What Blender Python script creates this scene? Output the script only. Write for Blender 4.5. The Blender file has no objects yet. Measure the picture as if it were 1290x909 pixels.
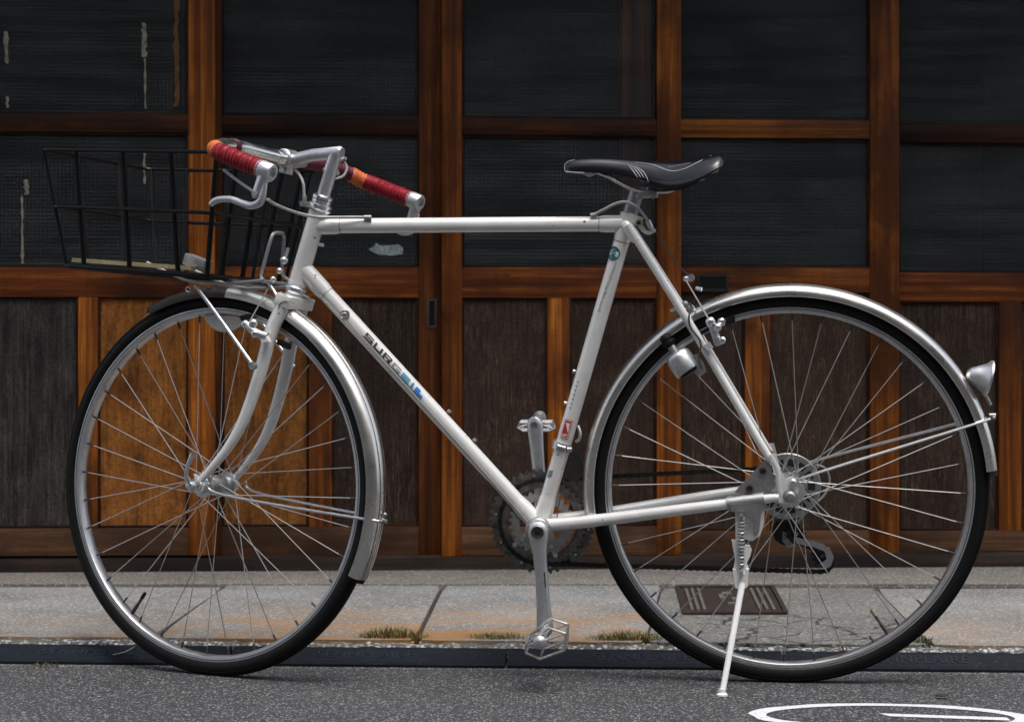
import bpy, bmesh, math, random
from mathutils import Vector, Matrix
random.seed(7)
R = math.radians
C = bpy.context.scene.collection
SC = bpy.context.scene

# ------------------------------------------------------------------ camera, sky, sun, exposure
F_PX, CX, HY, CAM_H = 2341.8, 645.0, 480.0, 0.5276      # focal length and horizon in photo pixels, lens height in metres
cam_d = bpy.data.cameras.new('camera'); cam = bpy.data.objects.new('camera', cam_d); C.objects.link(cam)
cam.location = (0, 0, CAM_H); cam.rotation_euler = (R(90), 0, 0)
cam_d.sensor_width = 36; cam_d.lens = 36*F_PX/1290
cam_d.shift_y = (HY-454.5)/1290
cam_d.clip_start = 0.05; cam_d.clip_end = 500
cam_d.dof.use_dof = True; cam_d.dof.focus_distance = 3.22; cam_d.dof.aperture_fstop = 9.0
SC.camera = cam
W = bpy.data.worlds.new('World'); SC.world = W; W.use_nodes = True
nt = W.node_tree; nt.nodes.clear()
sky = nt.nodes.new('ShaderNodeTexSky'); sky.sky_type = 'NISHITA'; sky.sun_disc = False
SUN_EL, SUN_ROT = R(70), R(150)
sky.sun_elevation = SUN_EL; sky.sun_rotation = SUN_ROT
sky.air_density = 1.0; sky.dust_density = 4.0; sky.ozone_density = 1.0
hs = nt.nodes.new('ShaderNodeHueSaturation'); hs.inputs['Saturation'].default_value = 0.45
bg = nt.nodes.new('ShaderNodeBackground'); bg.inputs['Strength'].default_value = 0.12
wo = nt.nodes.new('ShaderNodeOutputWorld')
nt.links.new(sky.outputs[0], hs.inputs['Color']); nt.links.new(hs.outputs[0], bg.inputs[0]); nt.links.new(bg.outputs[0], wo.inputs[0])
sd = bpy.data.lights.new('sun', 'SUN'); sd.energy = 1.2; sd.angle = R(26); sd.color = (1, .97, .93)
so = bpy.data.objects.new('sun', sd); C.objects.link(so)
sdir = Vector((math.sin(SUN_ROT)*math.cos(SUN_EL), math.cos(SUN_ROT)*math.cos(SUN_EL), math.sin(SUN_EL)))
so.rotation_euler = sdir.to_track_quat('Z', 'Y').to_euler()
SC.view_settings.view_transform = 'Standard'; SC.view_settings.look = 'None'
SC.view_settings.exposure = 0.88; SC.view_settings.gamma = 1.0

# ------------------------------------------------------------------ measuring helpers
CAMP = Vector((0, 0, CAM_H))
def ray(px, py): return Vector(((px-CX)/F_PX, 1.0, -(py-HY)/F_PX))
def ground(px, py, z=0.0):
    d = ray(px, py); return CAMP + d*((z-CAM_H)/d.z)
# the bicycle's own frame: u forward, v to its left (towards the camera), w up; origin under the rear axle
YAW, LEAN = 0.1074, 0.1096
_u = Vector((-math.cos(YAW), math.sin(YAW), 0)); _v0 = Vector((-math.sin(YAW), -math.cos(YAW), 0)); _w0 = Vector((0, 0, 1))
_v = _v0*math.cos(LEAN) - _w0*math.sin(LEAN); _w = _w0*math.cos(LEAN) + _v0*math.sin(LEAN)
RA_W = Vector((0.4797, 3.2315, 0.326*math.cos(LEAN)+0.016))
BO = RA_W - 0.342*_w
BM = Matrix(((_u.x, _v.x, _w.x, BO.x), (_u.y, _v.y, _w.y, BO.y), (_u.z, _v.z, _w.z, BO.z), (0, 0, 0, 1)))
BI = BM.inverted()
_co = BI @ CAMP; _BR = BI.to_3x3()
def B(px, py, v=0.0):
    d = _BR @ ray(px, py); return _co + d*((v-_co.y)/d.y)
# steered assembly: e forward, q left, a along the steering axis
A0 = B(408, 244.4); A1 = B(375, 356.8)
AX = (A0-A1).normalized(); E0 = Vector((AX.z, 0, -AX.x)); STEER = 0.4033
EF = E0*math.cos(STEER) - Vector((0, 1, 0))*math.sin(STEER)
QF = Vector((0, 1, 0))*math.cos(STEER) + E0*math.sin(STEER)
FM = Matrix(((EF.x, QF.x, AX.x, A1.x), (EF.y, QF.y, AX.y, A1.y), (EF.z, QF.z, AX.z, A1.z), (0, 0, 0, 1)))
FI = FM.inverted()
_cf = FI @ _co; _FR = FI.to_3x3()
def S(px, py, q=0.0):                       # pixel -> steered coordinates (e, q, a)
    d = _FR @ (_BR @ ray(px, py)); return _cf + d*((q-_cf.y)/d.y)
def FB(p): return FM @ Vector(p)            # steered -> bicycle
def SB(px, py, q=0.0): return FM @ S(px, py, q)
RAX = Vector((0, 0, 0.342))
FAX = Vector((1.02248, -0.01158, 0.34263))
FAX_S = FI @ FAX

# ------------------------------------------------------------------ mesh helpers
def obj(name, bm, mat, parent=None, smooth=True, kind=None, label=None):
    me = bpy.data.meshes.new(name)
    bmesh.ops.recalc_face_normals(bm, faces=bm.faces[:])
    bm.to_mesh(me); bm.free()
    if smooth:
        for p in me.polygons: p.use_smooth = True
        try: me.set_sharp_from_angle(angle=R(38))
        except Exception: pass
    if mat: me.materials.append(mat)
    o = bpy.data.objects.new(name, me); C.objects.link(o)
    if parent: o.parent = parent
    if kind: o['kind'] = kind
    if label: o['label'] = label
    return o
def tag(o, label, cat, group=None):
    o['label'] = label; o['category'] = cat
    if group: o['group'] = group
    return o
def empty(name, M=None):
    o = bpy.data.objects.new(name, None); C.objects.link(o); o.empty_display_size = 0.05
    if M is not None: o.matrix_world = M
    return o
def BMx(): return bmesh.new()
def frame_of(d):
    d = d.normalized(); h = Vector((0, 0, 1)) if abs(d.z) < 0.9 else Vector((0, 1, 0))
    x = d.cross(h).normalized(); y = d.cross(x).normalized(); return x, y
def smooth_path(P, n=6, closed=False):
    P = [Vector(p) for p in P]; out = []; m = len(P)
    rng = range(m) if closed else range(m-1)
    for i in rng:
        if closed: a, b, c, d = P[(i-1) % m], P[i], P[(i+1) % m], P[(i+2) % m]
        else: a, b, c, d = P[max(i-1, 0)], P[i], P[i+1], P[min(i+2, m-1)]
        for k in range(n):
            t = k/n
            out.append(0.5*((2*b)+(c-a)*t+(2*a-5*b+4*c-d)*t*t+(3*b-a-3*c+d)*t**3))
    if not closed: out.append(P[-1])
    return out
def tube(bm, P, r, seg=10, cap=True, closed=False, flat=None):
    P = [Vector(p) for p in P]; n = len(P)
    rs = r if isinstance(r, (list, tuple)) else [r]*n
    if len(rs) != n:                       # spread given radii along the path
        m = len(rs); rs = [rs[min(int(i/(n-1)*(m-1)), m-2)]*(1-(i/(n-1)*(m-1)-min(int(i/(n-1)*(m-1)), m-2))) + rs[min(int(i/(n-1)*(m-1)), m-2)+1]*(i/(n-1)*(m-1)-min(int(i/(n-1)*(m-1)), m-2)) for i in range(n)]
    rings = []; px = None
    for i in range(n):
        if closed: d = P[(i+1) % n]-P[i-1]
        else: d = P[min(i+1, n-1)]-P[max(i-1, 0)]
        d = d.normalized()
        if px is None: px, _ = frame_of(d)
        x = (px-d*px.dot(d))
        x = x.normalized() if x.length > 1e-6 else frame_of(d)[0]
        y = d.cross(x); px = x
        fy = 1.0
        ring = []
        for k in range(seg):
            t = 2*math.pi*k/seg
            o = x*math.cos(t)+y*math.sin(t)
            if flat: o = o - flat[0]*(o.dot(flat[0])*(1-flat[1]))
            ring.append(bm.verts.new(P[i]+o*rs[i]))
        rings.append(ring)
    for i in range(n if closed else n-1):
        a, b = rings[i], rings[(i+1) % n]
        for k in range(seg): bm.faces.new((a[k], a[(k+1) % seg], b[(k+1) % seg], b[k]))
    if cap and not closed:
        bm.faces.new(rings[0]); bm.faces.new(rings[-1][::-1])
    return bm
def cyl(bm, a, b, r0, r1=None, seg=16): return tube(bm, [a, b], [r0, r0 if r1 is None else r1], seg)
def turn(bm, prof, o, axis, seg=24, x=None):            # solid of revolution: prof = [(radius, along)]
    axis = Vector(axis).normalized(); o = Vector(o)
    if x is None: x, y = frame_of(axis)
    else: y = axis.cross(x)
    rings = []
    for r, h in prof:
        if r < 1e-6: rings.append([bm.verts.new(o+axis*h)])
        else: rings.append([bm.verts.new(o+axis*h+(x*math.cos(2*math.pi*k/seg)+y*math.sin(2*math.pi*k/seg))*r) for k in range(seg)])
    for a, b in zip(rings, rings[1:]):
        if len(a) == 1 and len(b) == 1: continue
        for k in range(seg):
            k2 = (k+1) % seg
            if len(a) == 1: bm.faces.new((a[0], b[k2], b[k]))
            elif len(b) == 1: bm.faces.new((a[k], a[k2], b[0]))
            else: bm.faces.new((a[k], a[k2], b[k2], b[k]))
    if len(rings[0]) > 1: bm.faces.new(rings[0])
    if len(rings[-1]) > 1: bm.faces.new(rings[-1][::-1])
    return bm
def arc_sweep(bm, prof, a0, a1, n, M=None, full=False):  # closed profile [(r, y)] swept about y
    M = M or Matrix.Identity(4); rings = []
    for i in range(n if full else n+1):
        t = a0+(a1-a0)*i/n
        rings.append([bm.verts.new(M @ Vector((r*math.cos(t), y, r*math.sin(t)))) for r, y in prof])
    m = len(prof)
    for i in range(n if full else n):
        a, b = rings[i], rings[(i+1) % len(rings)]
        for k in range(m): bm.faces.new((a[k], a[(k+1) % m], b[(k+1) % m], b[k]))
    if not full:
        bm.faces.new(rings[0]); bm.faces.new(rings[-1][::-1])
    return bm
def plate(bm, pts, n, th):                               # flat outline pts thickened by th along n (both ways)
    n = Vector(n).normalized(); a = [bm.verts.new(Vector(p)+n*th/2) for p in pts]; b = [bm.verts.new(Vector(p)-n*th/2) for p in pts]
    bm.faces.new(a); bm.faces.new(b[::-1]); m = len(pts)
    for k in range(m): bm.faces.new((a[k], b[k], b[(k+1) % m], a[(k+1) % m]))
    return bm
def box(bm, x0, x1, y0, y1, z0, z1, bev=0.0, M=None):
    v = [bm.verts.new((x, y, z)) for x in (x0, x1) for y in (y0, y1) for z in (z0, z1)]
    f = [bm.faces.new([v[i] for i in q]) for q in ((0, 1, 3, 2), (4, 6, 7, 5), (0, 4, 5, 1), (2, 3, 7, 6), (0, 2, 6, 4), (1, 5, 7, 3))]
    if bev > 0:
        es = list({e for q in f for e in q.edges})
        bmesh.ops.bevel(bm, geom=es, offset=bev, segments=2, profile=0.6, affect='EDGES')
    return bm
def ball(bm, o, r, seg=12):
    return turn(bm, [(max(r*math.sin(math.pi*i/8), 0), -r*math.cos(math.pi*i/8)) for i in range(9)], o, (0, 0, 1), seg)

# ------------------------------------------------------------------ materials
def mat(name):
    m = bpy.data.materials.new(name); m.use_nodes = True; t = m.node_tree
    b = t.nodes['Principled BSDF']; return m, t, b
class N:
    def __init__(s, t): s.t = t
    def n(s, typ, **kw):
        x = s.t.nodes.new(typ)
        for k, v in kw.items(): setattr(x, k, v)
        return x
    def l(s, a, b): s.t.links.new(a, b)
    def coord(s, out='Object', scale=(1, 1, 1), rnd=True):
        tc = s.n('ShaderNodeTexCoord'); mp = s.n('ShaderNodeMapping'); mp.inputs['Scale'].default_value = scale
        s.l(tc.outputs[out], mp.inputs['Vector'])
        if rnd:
            oi = s.n('ShaderNodeObjectInfo'); mu = s.n('ShaderNodeMath', operation='MULTIPLY'); mu.inputs[1].default_value = 37.0
            s.l(oi.outputs['Random'], mu.inputs[0]); cb = s.n('ShaderNodeCombineXYZ')
            for i in range(3): s.l(mu.outputs[0], cb.inputs[i])
            s.l(cb.outputs[0], mp.inputs['Location'])
        return mp.outputs[0]
    def noise(s, vec, scale, detail=6, rough=0.6, dist=0.0):
        x = s.n('ShaderNodeTexNoise'); x.inputs['Scale'].default_value = scale; x.inputs['Detail'].default_value = detail
        x.inputs['Roughness'].default_value = rough; x.inputs['Distortion'].default_value = dist
        s.l(vec, x.inputs['Vector']); return x.outputs[0]
    def vor(s, vec, scale, feature='F1', out='Distance'):
        x = s.n('ShaderNodeTexVoronoi', feature=feature); x.inputs['Scale'].default_value = scale
        s.l(vec, x.inputs['Vector']); return x.outputs[out]
    def ramp(s, fac, stops, interp='LINEAR'):
        x = s.n('ShaderNodeValToRGB'); r = x.color_ramp; r.interpolation = interp
        while len(r.elements) < len(stops): r.elements.new(0.5)
        for e, (p, c) in zip(r.elements, stops):
            e.position = p; e.color = (c, c, c, 1) if not isinstance(c, (tuple, list)) else (*c, 1)
        s.l(fac, x.inputs[0]); return x.outputs[0]
    def mix(s, fac, a, b, typ='MIX'):
        x = s.n('ShaderNodeMix', data_type='RGBA', blend_type=typ)
        if isinstance(fac, (int, float)): x.inputs['Factor'].default_value = fac
        else: s.l(fac, x.inputs['Factor'])
        for v, i in ((a, 6), (b, 7)):
            if isinstance(v, (tuple, list)): x.inputs[i].default_value = (*v, 1)
            else: s.l(v, x.inputs[i])
        return x.outputs[2]
    def math(s, op, a, b=None):
        x = s.n('ShaderNodeMath', operation=op)
        for v, i in ((a, 0), (b, 1)):
            if v is None: continue
            if isinstance(v, (int, float)): x.inputs[i].default_value = v
            else: s.l(v, x.inputs[i])
        return x.outputs[0]
    def bump(s, h, b, strength=0.3, dist=0.002):
        x = s.n('ShaderNodeBump'); x.inputs['Strength'].default_value = strength; x.inputs['Distance'].default_value = dist
        s.l(h, x.inputs['Height']); s.l(x.outputs[0], b.inputs['Normal'])

def metal(name, col, rough, metallic=1.0, dirt=0.25, dirtcol=(.05, .04, .03), scale=60):
    m, t, b = mat(name); n = N(t); v = n.coord(rnd=False)
    f = n.noise(v, scale, 5, .65); d = n.ramp(f, [(.45, 0.0), (.75, dirt)])
    n.l(n.mix(d, col, dirtcol), b.inputs['Base Color'])
    b.inputs['Metallic'].default_value = metallic
    n.l(n.ramp(f, [(.3, rough), (.8, min(1, rough+.25))]), b.inputs['Roughness'])
    return m
def plain(name, col, rough=.5, spec=.5, coat=0.0, var=.15, scale=40, bumps=0.0):
    m, t, b = mat(name); n = N(t); v = n.coord(rnd=False); f = n.noise(v, scale, 4)
    n.l(n.mix(n.ramp(f, [(.3, 0.0), (.7, 1.0)]), tuple(c*(1-var) for c in col), tuple(min(1, c*(1+var)) for c in col)), b.inputs['Base Color'])
    b.inputs['Roughness'].default_value = rough; b.inputs['Specular IOR Level'].default_value = spec; b.inputs['Coat Weight'].default_value = coat
    if bumps: n.bump(n.noise(v, scale*8, 3), b, bumps, .0005)
    return m
M = {}
def mk_paint():
    m, t, b = mat('white_paint'); n = N(t); v = n.coord(rnd=False)
    base = n.mix(n.ramp(n.noise(v, 14, 5), [(.35, 0.0), (.7, 1.0)]), (.80, .80, .785), (.72, .715, .69))
    chips = n.ramp(n.noise(v, 110, 3, .5), [(.715, 0.0), (.735, 1.0)])
    grime = n.ramp(n.noise(v, 16, 7, .7), [(.54, 0.0), (.85, .40)])
    n.l(n.mix(chips, n.mix(grime, base, (.30, .27, .21)), (.10, .08, .06)), b.inputs['Base Color'])
    b.inputs['Roughness'].default_value = .30; b.inputs['Coat Weight'].default_value = 1.0; b.inputs['Coat Roughness'].default_value = .07
    b.inputs['Metallic'].default_value = .10
    n.bump(n.noise(v, 220, 2), b, .05, .0004)
    return m
M['paint'] = mk_paint()
M['old_alloy'] = metal('old_alloy', (.50, .50, .50), .42, dirt=.7, scale=90)
M['chrome'] = metal('chrome', (.80, .81, .82), .20, dirt=.10, scale=9)
M['alloy'] = metal('alloy', (.66, .67, .69), .34, dirt=.3)
M['dull'] = metal('dull_steel', (.42, .42, .42), .42, dirt=.4)
M['rim'] = metal('rim_alloy', (.62, .63, .65), .36, dirt=.3, scale=25)
M['fender'] = metal('fender_metal', (.74, .72, .68), .21, dirt=.25, dirtcol=(.28, .25, .20), scale=11)
M['spoke'] = metal('spoke_steel', (.62, .60, .57), .3, dirt=.2)
M['dark_steel'] = metal('dark_steel', (.10, .095, .09), .5, dirt=.5)
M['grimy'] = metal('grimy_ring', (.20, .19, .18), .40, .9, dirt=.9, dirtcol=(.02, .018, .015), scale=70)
M['shaded_guard'] = metal('shaded_guard', (.035, .030, .027), .42, .6, dirt=.5)  # silver guard metal coloured dark, standing in for shade under the basket
M['chain_dark'] = metal('chain_dark', (.030, .028, .026), .5, .7, dirt=.5, dirtcol=(.006, .005, .004))
M['black_wire'] = plain('black_wire', (.0025, .0025, .003), .38, .22)
M['black_plastic'] = plain('black_plastic', (.005, .005, .006), .5, .3)
M['rubber'] = plain('rubber', (.0065, .0065, .007), .62, .2, scale=60, bumps=.1)
M['white_coat'] = plain('white_coating', (.78, .78, .77), .4, .5, coat=.2, var=.06)
M['cable'] = plain('cable_grey', (.36, .36, .35), .45)
M['dark_cable'] = plain('cable_dark', (.05, .045, .04), .5)
M['red_tape'] = None
def mk_tape(name, col, col2):
    m, t, b = mat(name); n = N(t); v = n.coord(rnd=False)
    n.l(n.mix(n.ramp(n.noise(v, 70, 5), [(.3, 0.0), (.7, 1.0)]), col, col2), b.inputs['Base Color'])
    b.inputs['Roughness'].default_value = .42; b.inputs['Specular IOR Level'].default_value = .3
    n.bump(n.noise(v, 500, 3), b, .2, .0006); return m
M['red_tape'] = mk_tape('red_tape', (.27, .006, .016), (.17, .004, .011))
M['maroon_tape'] = mk_tape('maroon_tape', (.13, .012, .028), (.07, .010, .020))
M['orange_tape'] = mk_tape('orange_tape', (.62, .17, .05), (.50, .08, .03))
def mk_saddle():
    m, t, b = mat('saddle_leather'); n = N(t); v = n.coord(rnd=False)
    b.inputs['Base Color'].default_value = (.003, .0035, .0055, 1); b.inputs['Roughness'].default_value = .26
    n.bump(n.vor(v, 900), b, .07, .0004); return m
M['saddle'] = mk_saddle()
M['stripe'] = plain('stripe_grey', (.42, .43, .45), .4)
M['clear'] = None
def mk_clear():
    m, t, b = mat('clear_reflector'); n = N(t); v = n.coord(rnd=False)
    b.inputs['Base Color'].default_value = (.75, .78, .80, 1); b.inputs['Roughness'].default_value = .2
    b.inputs['Transmission Weight'].default_value = .55; b.inputs['Coat Weight'].default_value = .6
    n.bump(n.vor(v, 350), b, .8, .001); return m
M['clear'] = mk_clear()
M['red_lens'] = plain('red_lens', (.35, .01, .01), .15, .5, coat=.5)
def sticker(name, col, rough=.4): return plain(name, col, rough, var=.12, scale=200)
M['teal'] = sticker('sticker_teal', (.012, .13, .14)); M['red'] = sticker('sticker_red', (.48, .02, .03)); M['white'] = sticker('sticker_white', (.75, .74, .72))
M['ink'] = sticker('decal_ink', (.03, .03, .035)); M['ink_grey'] = sticker('decal_grey', (.24, .25, .26))
M['blue_pale'] = sticker('decal_pale_blue', (.12, .33, .50)); M['blue'] = sticker('decal_blue', (.03, .20, .52)); M['mauve'] = sticker('decal_mauve', (.30, .24, .30))
M['tealish'] = sticker('decal_light_teal', (.10, .30, .33))
M['gold'] = metal('brass_bolt', (.55, .45, .28), .35)
M['cream'] = plain('cream_wood', (.42, .36, .20), .5, var=.2, scale=80)

def mk_wood(name, axis, dark, mid, light, wear=.5, gloss=.36, dull=0.0):
    m, t, b = mat(name); n = N(t)
    sc = {'z': (15, 15, .38), 'x': (.38, 15, 15)}[axis]
    v = n.coord(scale=sc); v1 = n.coord(scale=(1, 1, 1)); vg = n.coord(scale={'z': (60, 60, 1.4), 'x': (1.4, 60, 60)}[axis])
    grain = n.noise(v, 4.5, 7, .55, .25)
    fine = n.noise(vg, 7, 5, .7)
    patch = n.noise(n.coord(scale={'z': (1, 1, .55), 'x': (.55, 1, 1)}[axis]), 4.2, 5, .6)
    big = n.ramp(patch, [(.40, 0.0), (.58, 1.0)])
    c = n.ramp(grain, [(.24, dark), (.50, mid), (.78, light)])
    c = n.mix(n.ramp(fine, [(.40, .55), (.60, 0.0)]), c, tuple(x*.30 for x in mid))
    c = n.mix(n.math('MULTIPLY', n.math('SUBTRACT', 1.0, big), min(1, 1.25-wear*.7)), c, tuple(x*.8+y*.07 for x, y in zip(dark, mid)))
    c = n.mix(n.ramp(n.noise(n.coord(scale={'z': (3, 3, 40), 'x': (40, 3, 3)}[axis]), 2, 4, .6), [(.50, 0.0), (.75, .35)]), c, tuple(x*.4 for x in mid))
    knots = n.ramp(n.noise(n.coord(scale={'z': (6, 6, 2.2), 'x': (2.2, 6, 6)}[axis]), 3.2, 3), [(.70, 0.0), (.78, .9)])
    c = n.mix(knots, c, tuple(x*.3 for x in dark))
    oi = n.n('ShaderNodeObjectInfo'); hv = n.n('ShaderNodeHueSaturation')
    n.l(n.math('ADD', n.math('MULTIPLY', oi.outputs['Random'], .55), .72), hv.inputs['Value'])
    n.l(c, hv.inputs['Color']); n.l(hv.outputs[0], b.inputs['Base Color'])
    n.l(n.ramp(fine, [(.3, gloss), (.7, min(1, gloss+.3))]), b.inputs['Roughness'])
    b.inputs['Specular IOR Level'].default_value = .22
    n.bump(n.math('ADD', grain, n.math('MULTIPLY', fine, .6)), b, .35, .0016)
    return m
WD, WM_, WL = (.024, .006, .002), (.29, .080, .010), (.72, .245, .030)
M['stile'] = mk_wood('stile_wood', 'z', WD, WM_, WL, .55)
M['stile_dark'] = mk_wood('stile_wood_dark', 'z', (.020, .006, .002), (.13, .036, .007), (.34, .11, .020), .4)
M['rail'] = mk_wood('rail_wood', 'x', (.020, .006, .0025), (.17, .042, .008), (.48, .15, .024), .5)
M['rail_light'] = mk_wood('rail_wood_light', 'x', (.05, .014, .004), (.34, .105, .016), (.74, .29, .045), .7)
M['rail_dark'] = mk_wood('rail_wood_dark', 'x', (.011, .004, .002), (.055, .017, .006), (.16, .05, .014), .3)
M['base_wood'] = mk_wood('base_wood', 'x', (.040, .020, .011), (.18, .085, .042), (.36, .19, .105), .5, .5)
M['sill_wood'] = mk_wood('sill_wood', 'x', (.010, .007, .006), (.035, .022, .017), (.09, .06, .045), .4, .6)
def mk_panel(name, base, light, scratch, orange=None, stain=0.0):
    m, t, b = mat(name); n = N(t)
    v1 = n.coord(); fib = n.noise(n.coord(scale=(30, 30, .8)), 5, 8, .75, .15)
    mott = n.noise(v1, 9, 8, .72); fine = n.noise(v1, 130, 4, .7)
    c = n.mix(n.ramp(n.math('ADD', n.math('MULTIPLY', fib, .65), n.math('MULTIPLY', mott, .35)), [(.41, 0.0), (.60, 1.0)]), base, light)
    c = n.mix(n.ramp(fine, [(.38, .5), (.55, 0.0)]), c, tuple(x*.35 for x in base))
    # canvas-like scuffs: short upright and level strokes of bared wood
    sv = n.ramp(n.noise(n.coord(scale=(85, 85, 5)), 4, 7, .8), [(.52, 0.0), (.70, scratch)])
    sh = n.ramp(n.noise(n.coord(scale=(8, 8, 85)), 4, 6, .8), [(.60, 0.0), (.74, scratch*.8)])
    sd = n.ramp(n.noise(n.coord(scale=(5, 5, 34)), 6, 8, .85, 1.2), [(.62, 0.0), (.74, scratch*.9)])
    pm = n.ramp(n.noise(v1, 7, 6, .7), [(.40, .08), (.64, 1.0)])
    scm = n.math('MULTIPLY', n.math('MAXIMUM', n.math('MAXIMUM', sv, sh), sd), pm)
    c = n.mix(scm, c, orange or (.30, .215, .15))
    if stain:
        st_ = n.ramp(n.noise(n.coord(scale=(7, 7, 2.0)), 4, 7, .7), [(.46, 0.0), (.68, stain)])
        c = n.mix(st_, c, tuple(x*.22 for x in base))
    dk = n.ramp(n.noise(n.coord(scale=(26, 26, 3)), 4, 3), [(.69, 0.0), (.76, .85)])
    c = n.mix(dk, c, (.012, .009, .007))
    oi = n.n('ShaderNodeObjectInfo'); hv = n.n('ShaderNodeHueSaturation')
    n.l(n.math('ADD', n.math('MULTIPLY', oi.outputs['Random'], .4), .8), hv.inputs['Value'])
    n.l(c, hv.inputs['Color']); n.l(hv.outputs[0], b.inputs['Base Color'])
    b.inputs['Roughness'].default_value = .62; b.inputs['Specular IOR Level'].default_value = .18
    n.bump(n.math('ADD', n.math('ADD', fib, fine), scm), b, .45, .0012); return m
M['panel_dark'] = mk_panel('panel_dark', (.020, .012, .0095), (.062, .040, .030), .90, (.30, .19, .12))
M['panel_worn'] = mk_panel('panel_worn', (.024, .0145, .0105), (.068, .043, .030), 1.0, (.36, .20, .09))
M['panel_grey'] = mk_panel('panel_grey', (.014, .012, .0115), (.078, .067, .062), .75, (.24, .20, .18), .5)
M['panel_orange'] = mk_panel('panel_orange', (.20, .066, .012), (.37, .145, .032), .35, (.50, .25, .08), .8)
def mk_glass():
    m, t, b = mat('patterned_glass'); n = N(t)
    tc = n.n('ShaderNodeTexCoord'); sp = n.n('ShaderNodeSeparateXYZ'); n.l(tc.outputs['Object'], sp.inputs[0])
    cell = 2*math.pi/.0098
    def wave(o): return n.math('ADD', n.math('MULTIPLY', n.math('SINE', n.math('MULTIPLY', o, cell)), .5), .5)
    sx, sz = wave(sp.outputs['X']), wave(sp.outputs['Z'])
    h = n.math('MULTIPLY', sx, sz)
    line = n.ramp(n.math('MINIMUM', sx, sz), [(.0, 1.0), (.45, 0.0)])
    v = n.coord(); dirt = n.ramp(n.noise(v, 5, 5, .7), [(.35, .4), (.7, 1.0)])
    wav = n.noise(n.coord(scale=(.8, 1, 11)), 3, 5, .65)
    col = n.mix(line, (.046, .052, .054), (.175, .195, .20))  # ridge lines coloured lighter, standing in for the light they catch
    col = n.mix(1.0, col, n.ramp(n.math('MULTIPLY', dirt, n.ramp(wav, [(.36, .35), (.60, 1.0)])), [(0, .30), (1, 1.2)]), 'MULTIPLY')  # wavy bands put soft reflections into the colour, over random dirt
    n.l(col, b.inputs['Base Color']); b.inputs['Roughness'].default_value = .24; b.inputs['Specular IOR Level'].default_value = .5
    n.bump(n.math('ADD', h, n.math('MULTIPLY', wav, 1.5)), b, .07, .0012)
    tr = n.n('ShaderNodeBsdfTransparent'); tr.inputs[0].default_value = (.96, .96, .95, 1)
    mx = n.n('ShaderNodeMixShader'); mx.inputs[0].default_value = .70
    out = t.nodes['Material Output']; n.l(b.outputs[0], mx.inputs[1]); n.l(tr.outputs[0], mx.inputs[2]); n.l(mx.outputs[0], out.inputs[0])
    return m
M['glass'] = mk_glass()
M['tape_rest'] = plain('tape_remnant', (.30, .28, .22), .8, .1, var=.5, scale=90)
M['tape_brown'] = plain('tape_brown', (.16, .085, .035), .7, .2, var=.4, scale=70)
M['sticker_rest'] = plain('torn_sticker', (.34, .40, .40), .7, .1, var=.5, scale=120)
M['old_brass'] = metal('old_brass', (.12, .10, .075), .5, .8, dirt=.6)
M['iron_black'] = metal('iron_black', (.03, .03, .03), .5, .6)
M['room'] = plain('room_dark', (.05, .045, .04), .9, .1)
M['plaster'] = plain('street_plaster', (.15, .145, .135), .9, .1, var=.25, scale=1.5)

def mk_stone(name, stain, base=(.245, .247, .248), dark=(.145, .147, .147), y0=4.15, y1=3.6):
    m, t, b = mat(name); n = N(t); v = n.coord()
    g = n.noise(v, 190, 4, .7); patch = n.noise(v, 4, 6, .6)
    c = n.mix(n.ramp(patch, [(.35, 0.0), (.68, 1.0)]), base, dark)
    c = n.mix(n.ramp(g, [(.38, 0.0), (.6, 1.0)]), n.mix(.45, c, (.12, .12, .12)), c)
    c = n.mix(n.ramp(n.vor(v, 160), [(.12, .7), (.26, 0.0)]), c, (.08, .08, .08))
    c = n.mix(n.ramp(n.vor(v, 230, 'F1', 'Color'), [(.70, 0.0), (.8, .6)]), c, (.50, .50, .48))
    if stain > 0:
        tc = n.n('ShaderNodeTexCoord'); sp = n.n('ShaderNodeSeparateXYZ'); n.l(tc.outputs['Object'], sp.inputs[0])
        mr = n.n('ShaderNodeMapRange'); mr.inputs[1].default_value = y0; mr.inputs[2].default_value = y1; mr.inputs[3].default_value = 0; mr.inputs[4].default_value = 1
        n.l(sp.outputs['Y'], mr.inputs[0])
        f = n.math('MULTIPLY', mr.outputs[0], n.ramp(n.noise(n.coord(scale=(1.6, 3.0, 1)), 3.2, 9, .72, .5), [(.41, 0.0), (.60, 1.0)]))
        c = n.mix(n.math('MULTIPLY', f, stain), c, (.33, .195, .085))
        c = n.mix(n.math('MULTIPLY', n.math('MULTIPLY', f, f), stain*.6), c, (.25, .115, .04))
    n.l(c, b.inputs['Base Color']); b.inputs['Roughness'].default_value = .86; b.inputs['Specular IOR Level'].default_value = .25
    n.bump(n.math('ADD', g, n.math('MULTIPLY', patch, 2.0)), b, .5, .003); return m
M['slab'] = mk_stone('slab_stone', .35); M['slab_rust'] = mk_stone('slab_rusty', .95)
M['ledge'] = mk_stone('ledge_stone', 0, (.19, .172, .15), (.13, .117, .10))
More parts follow.
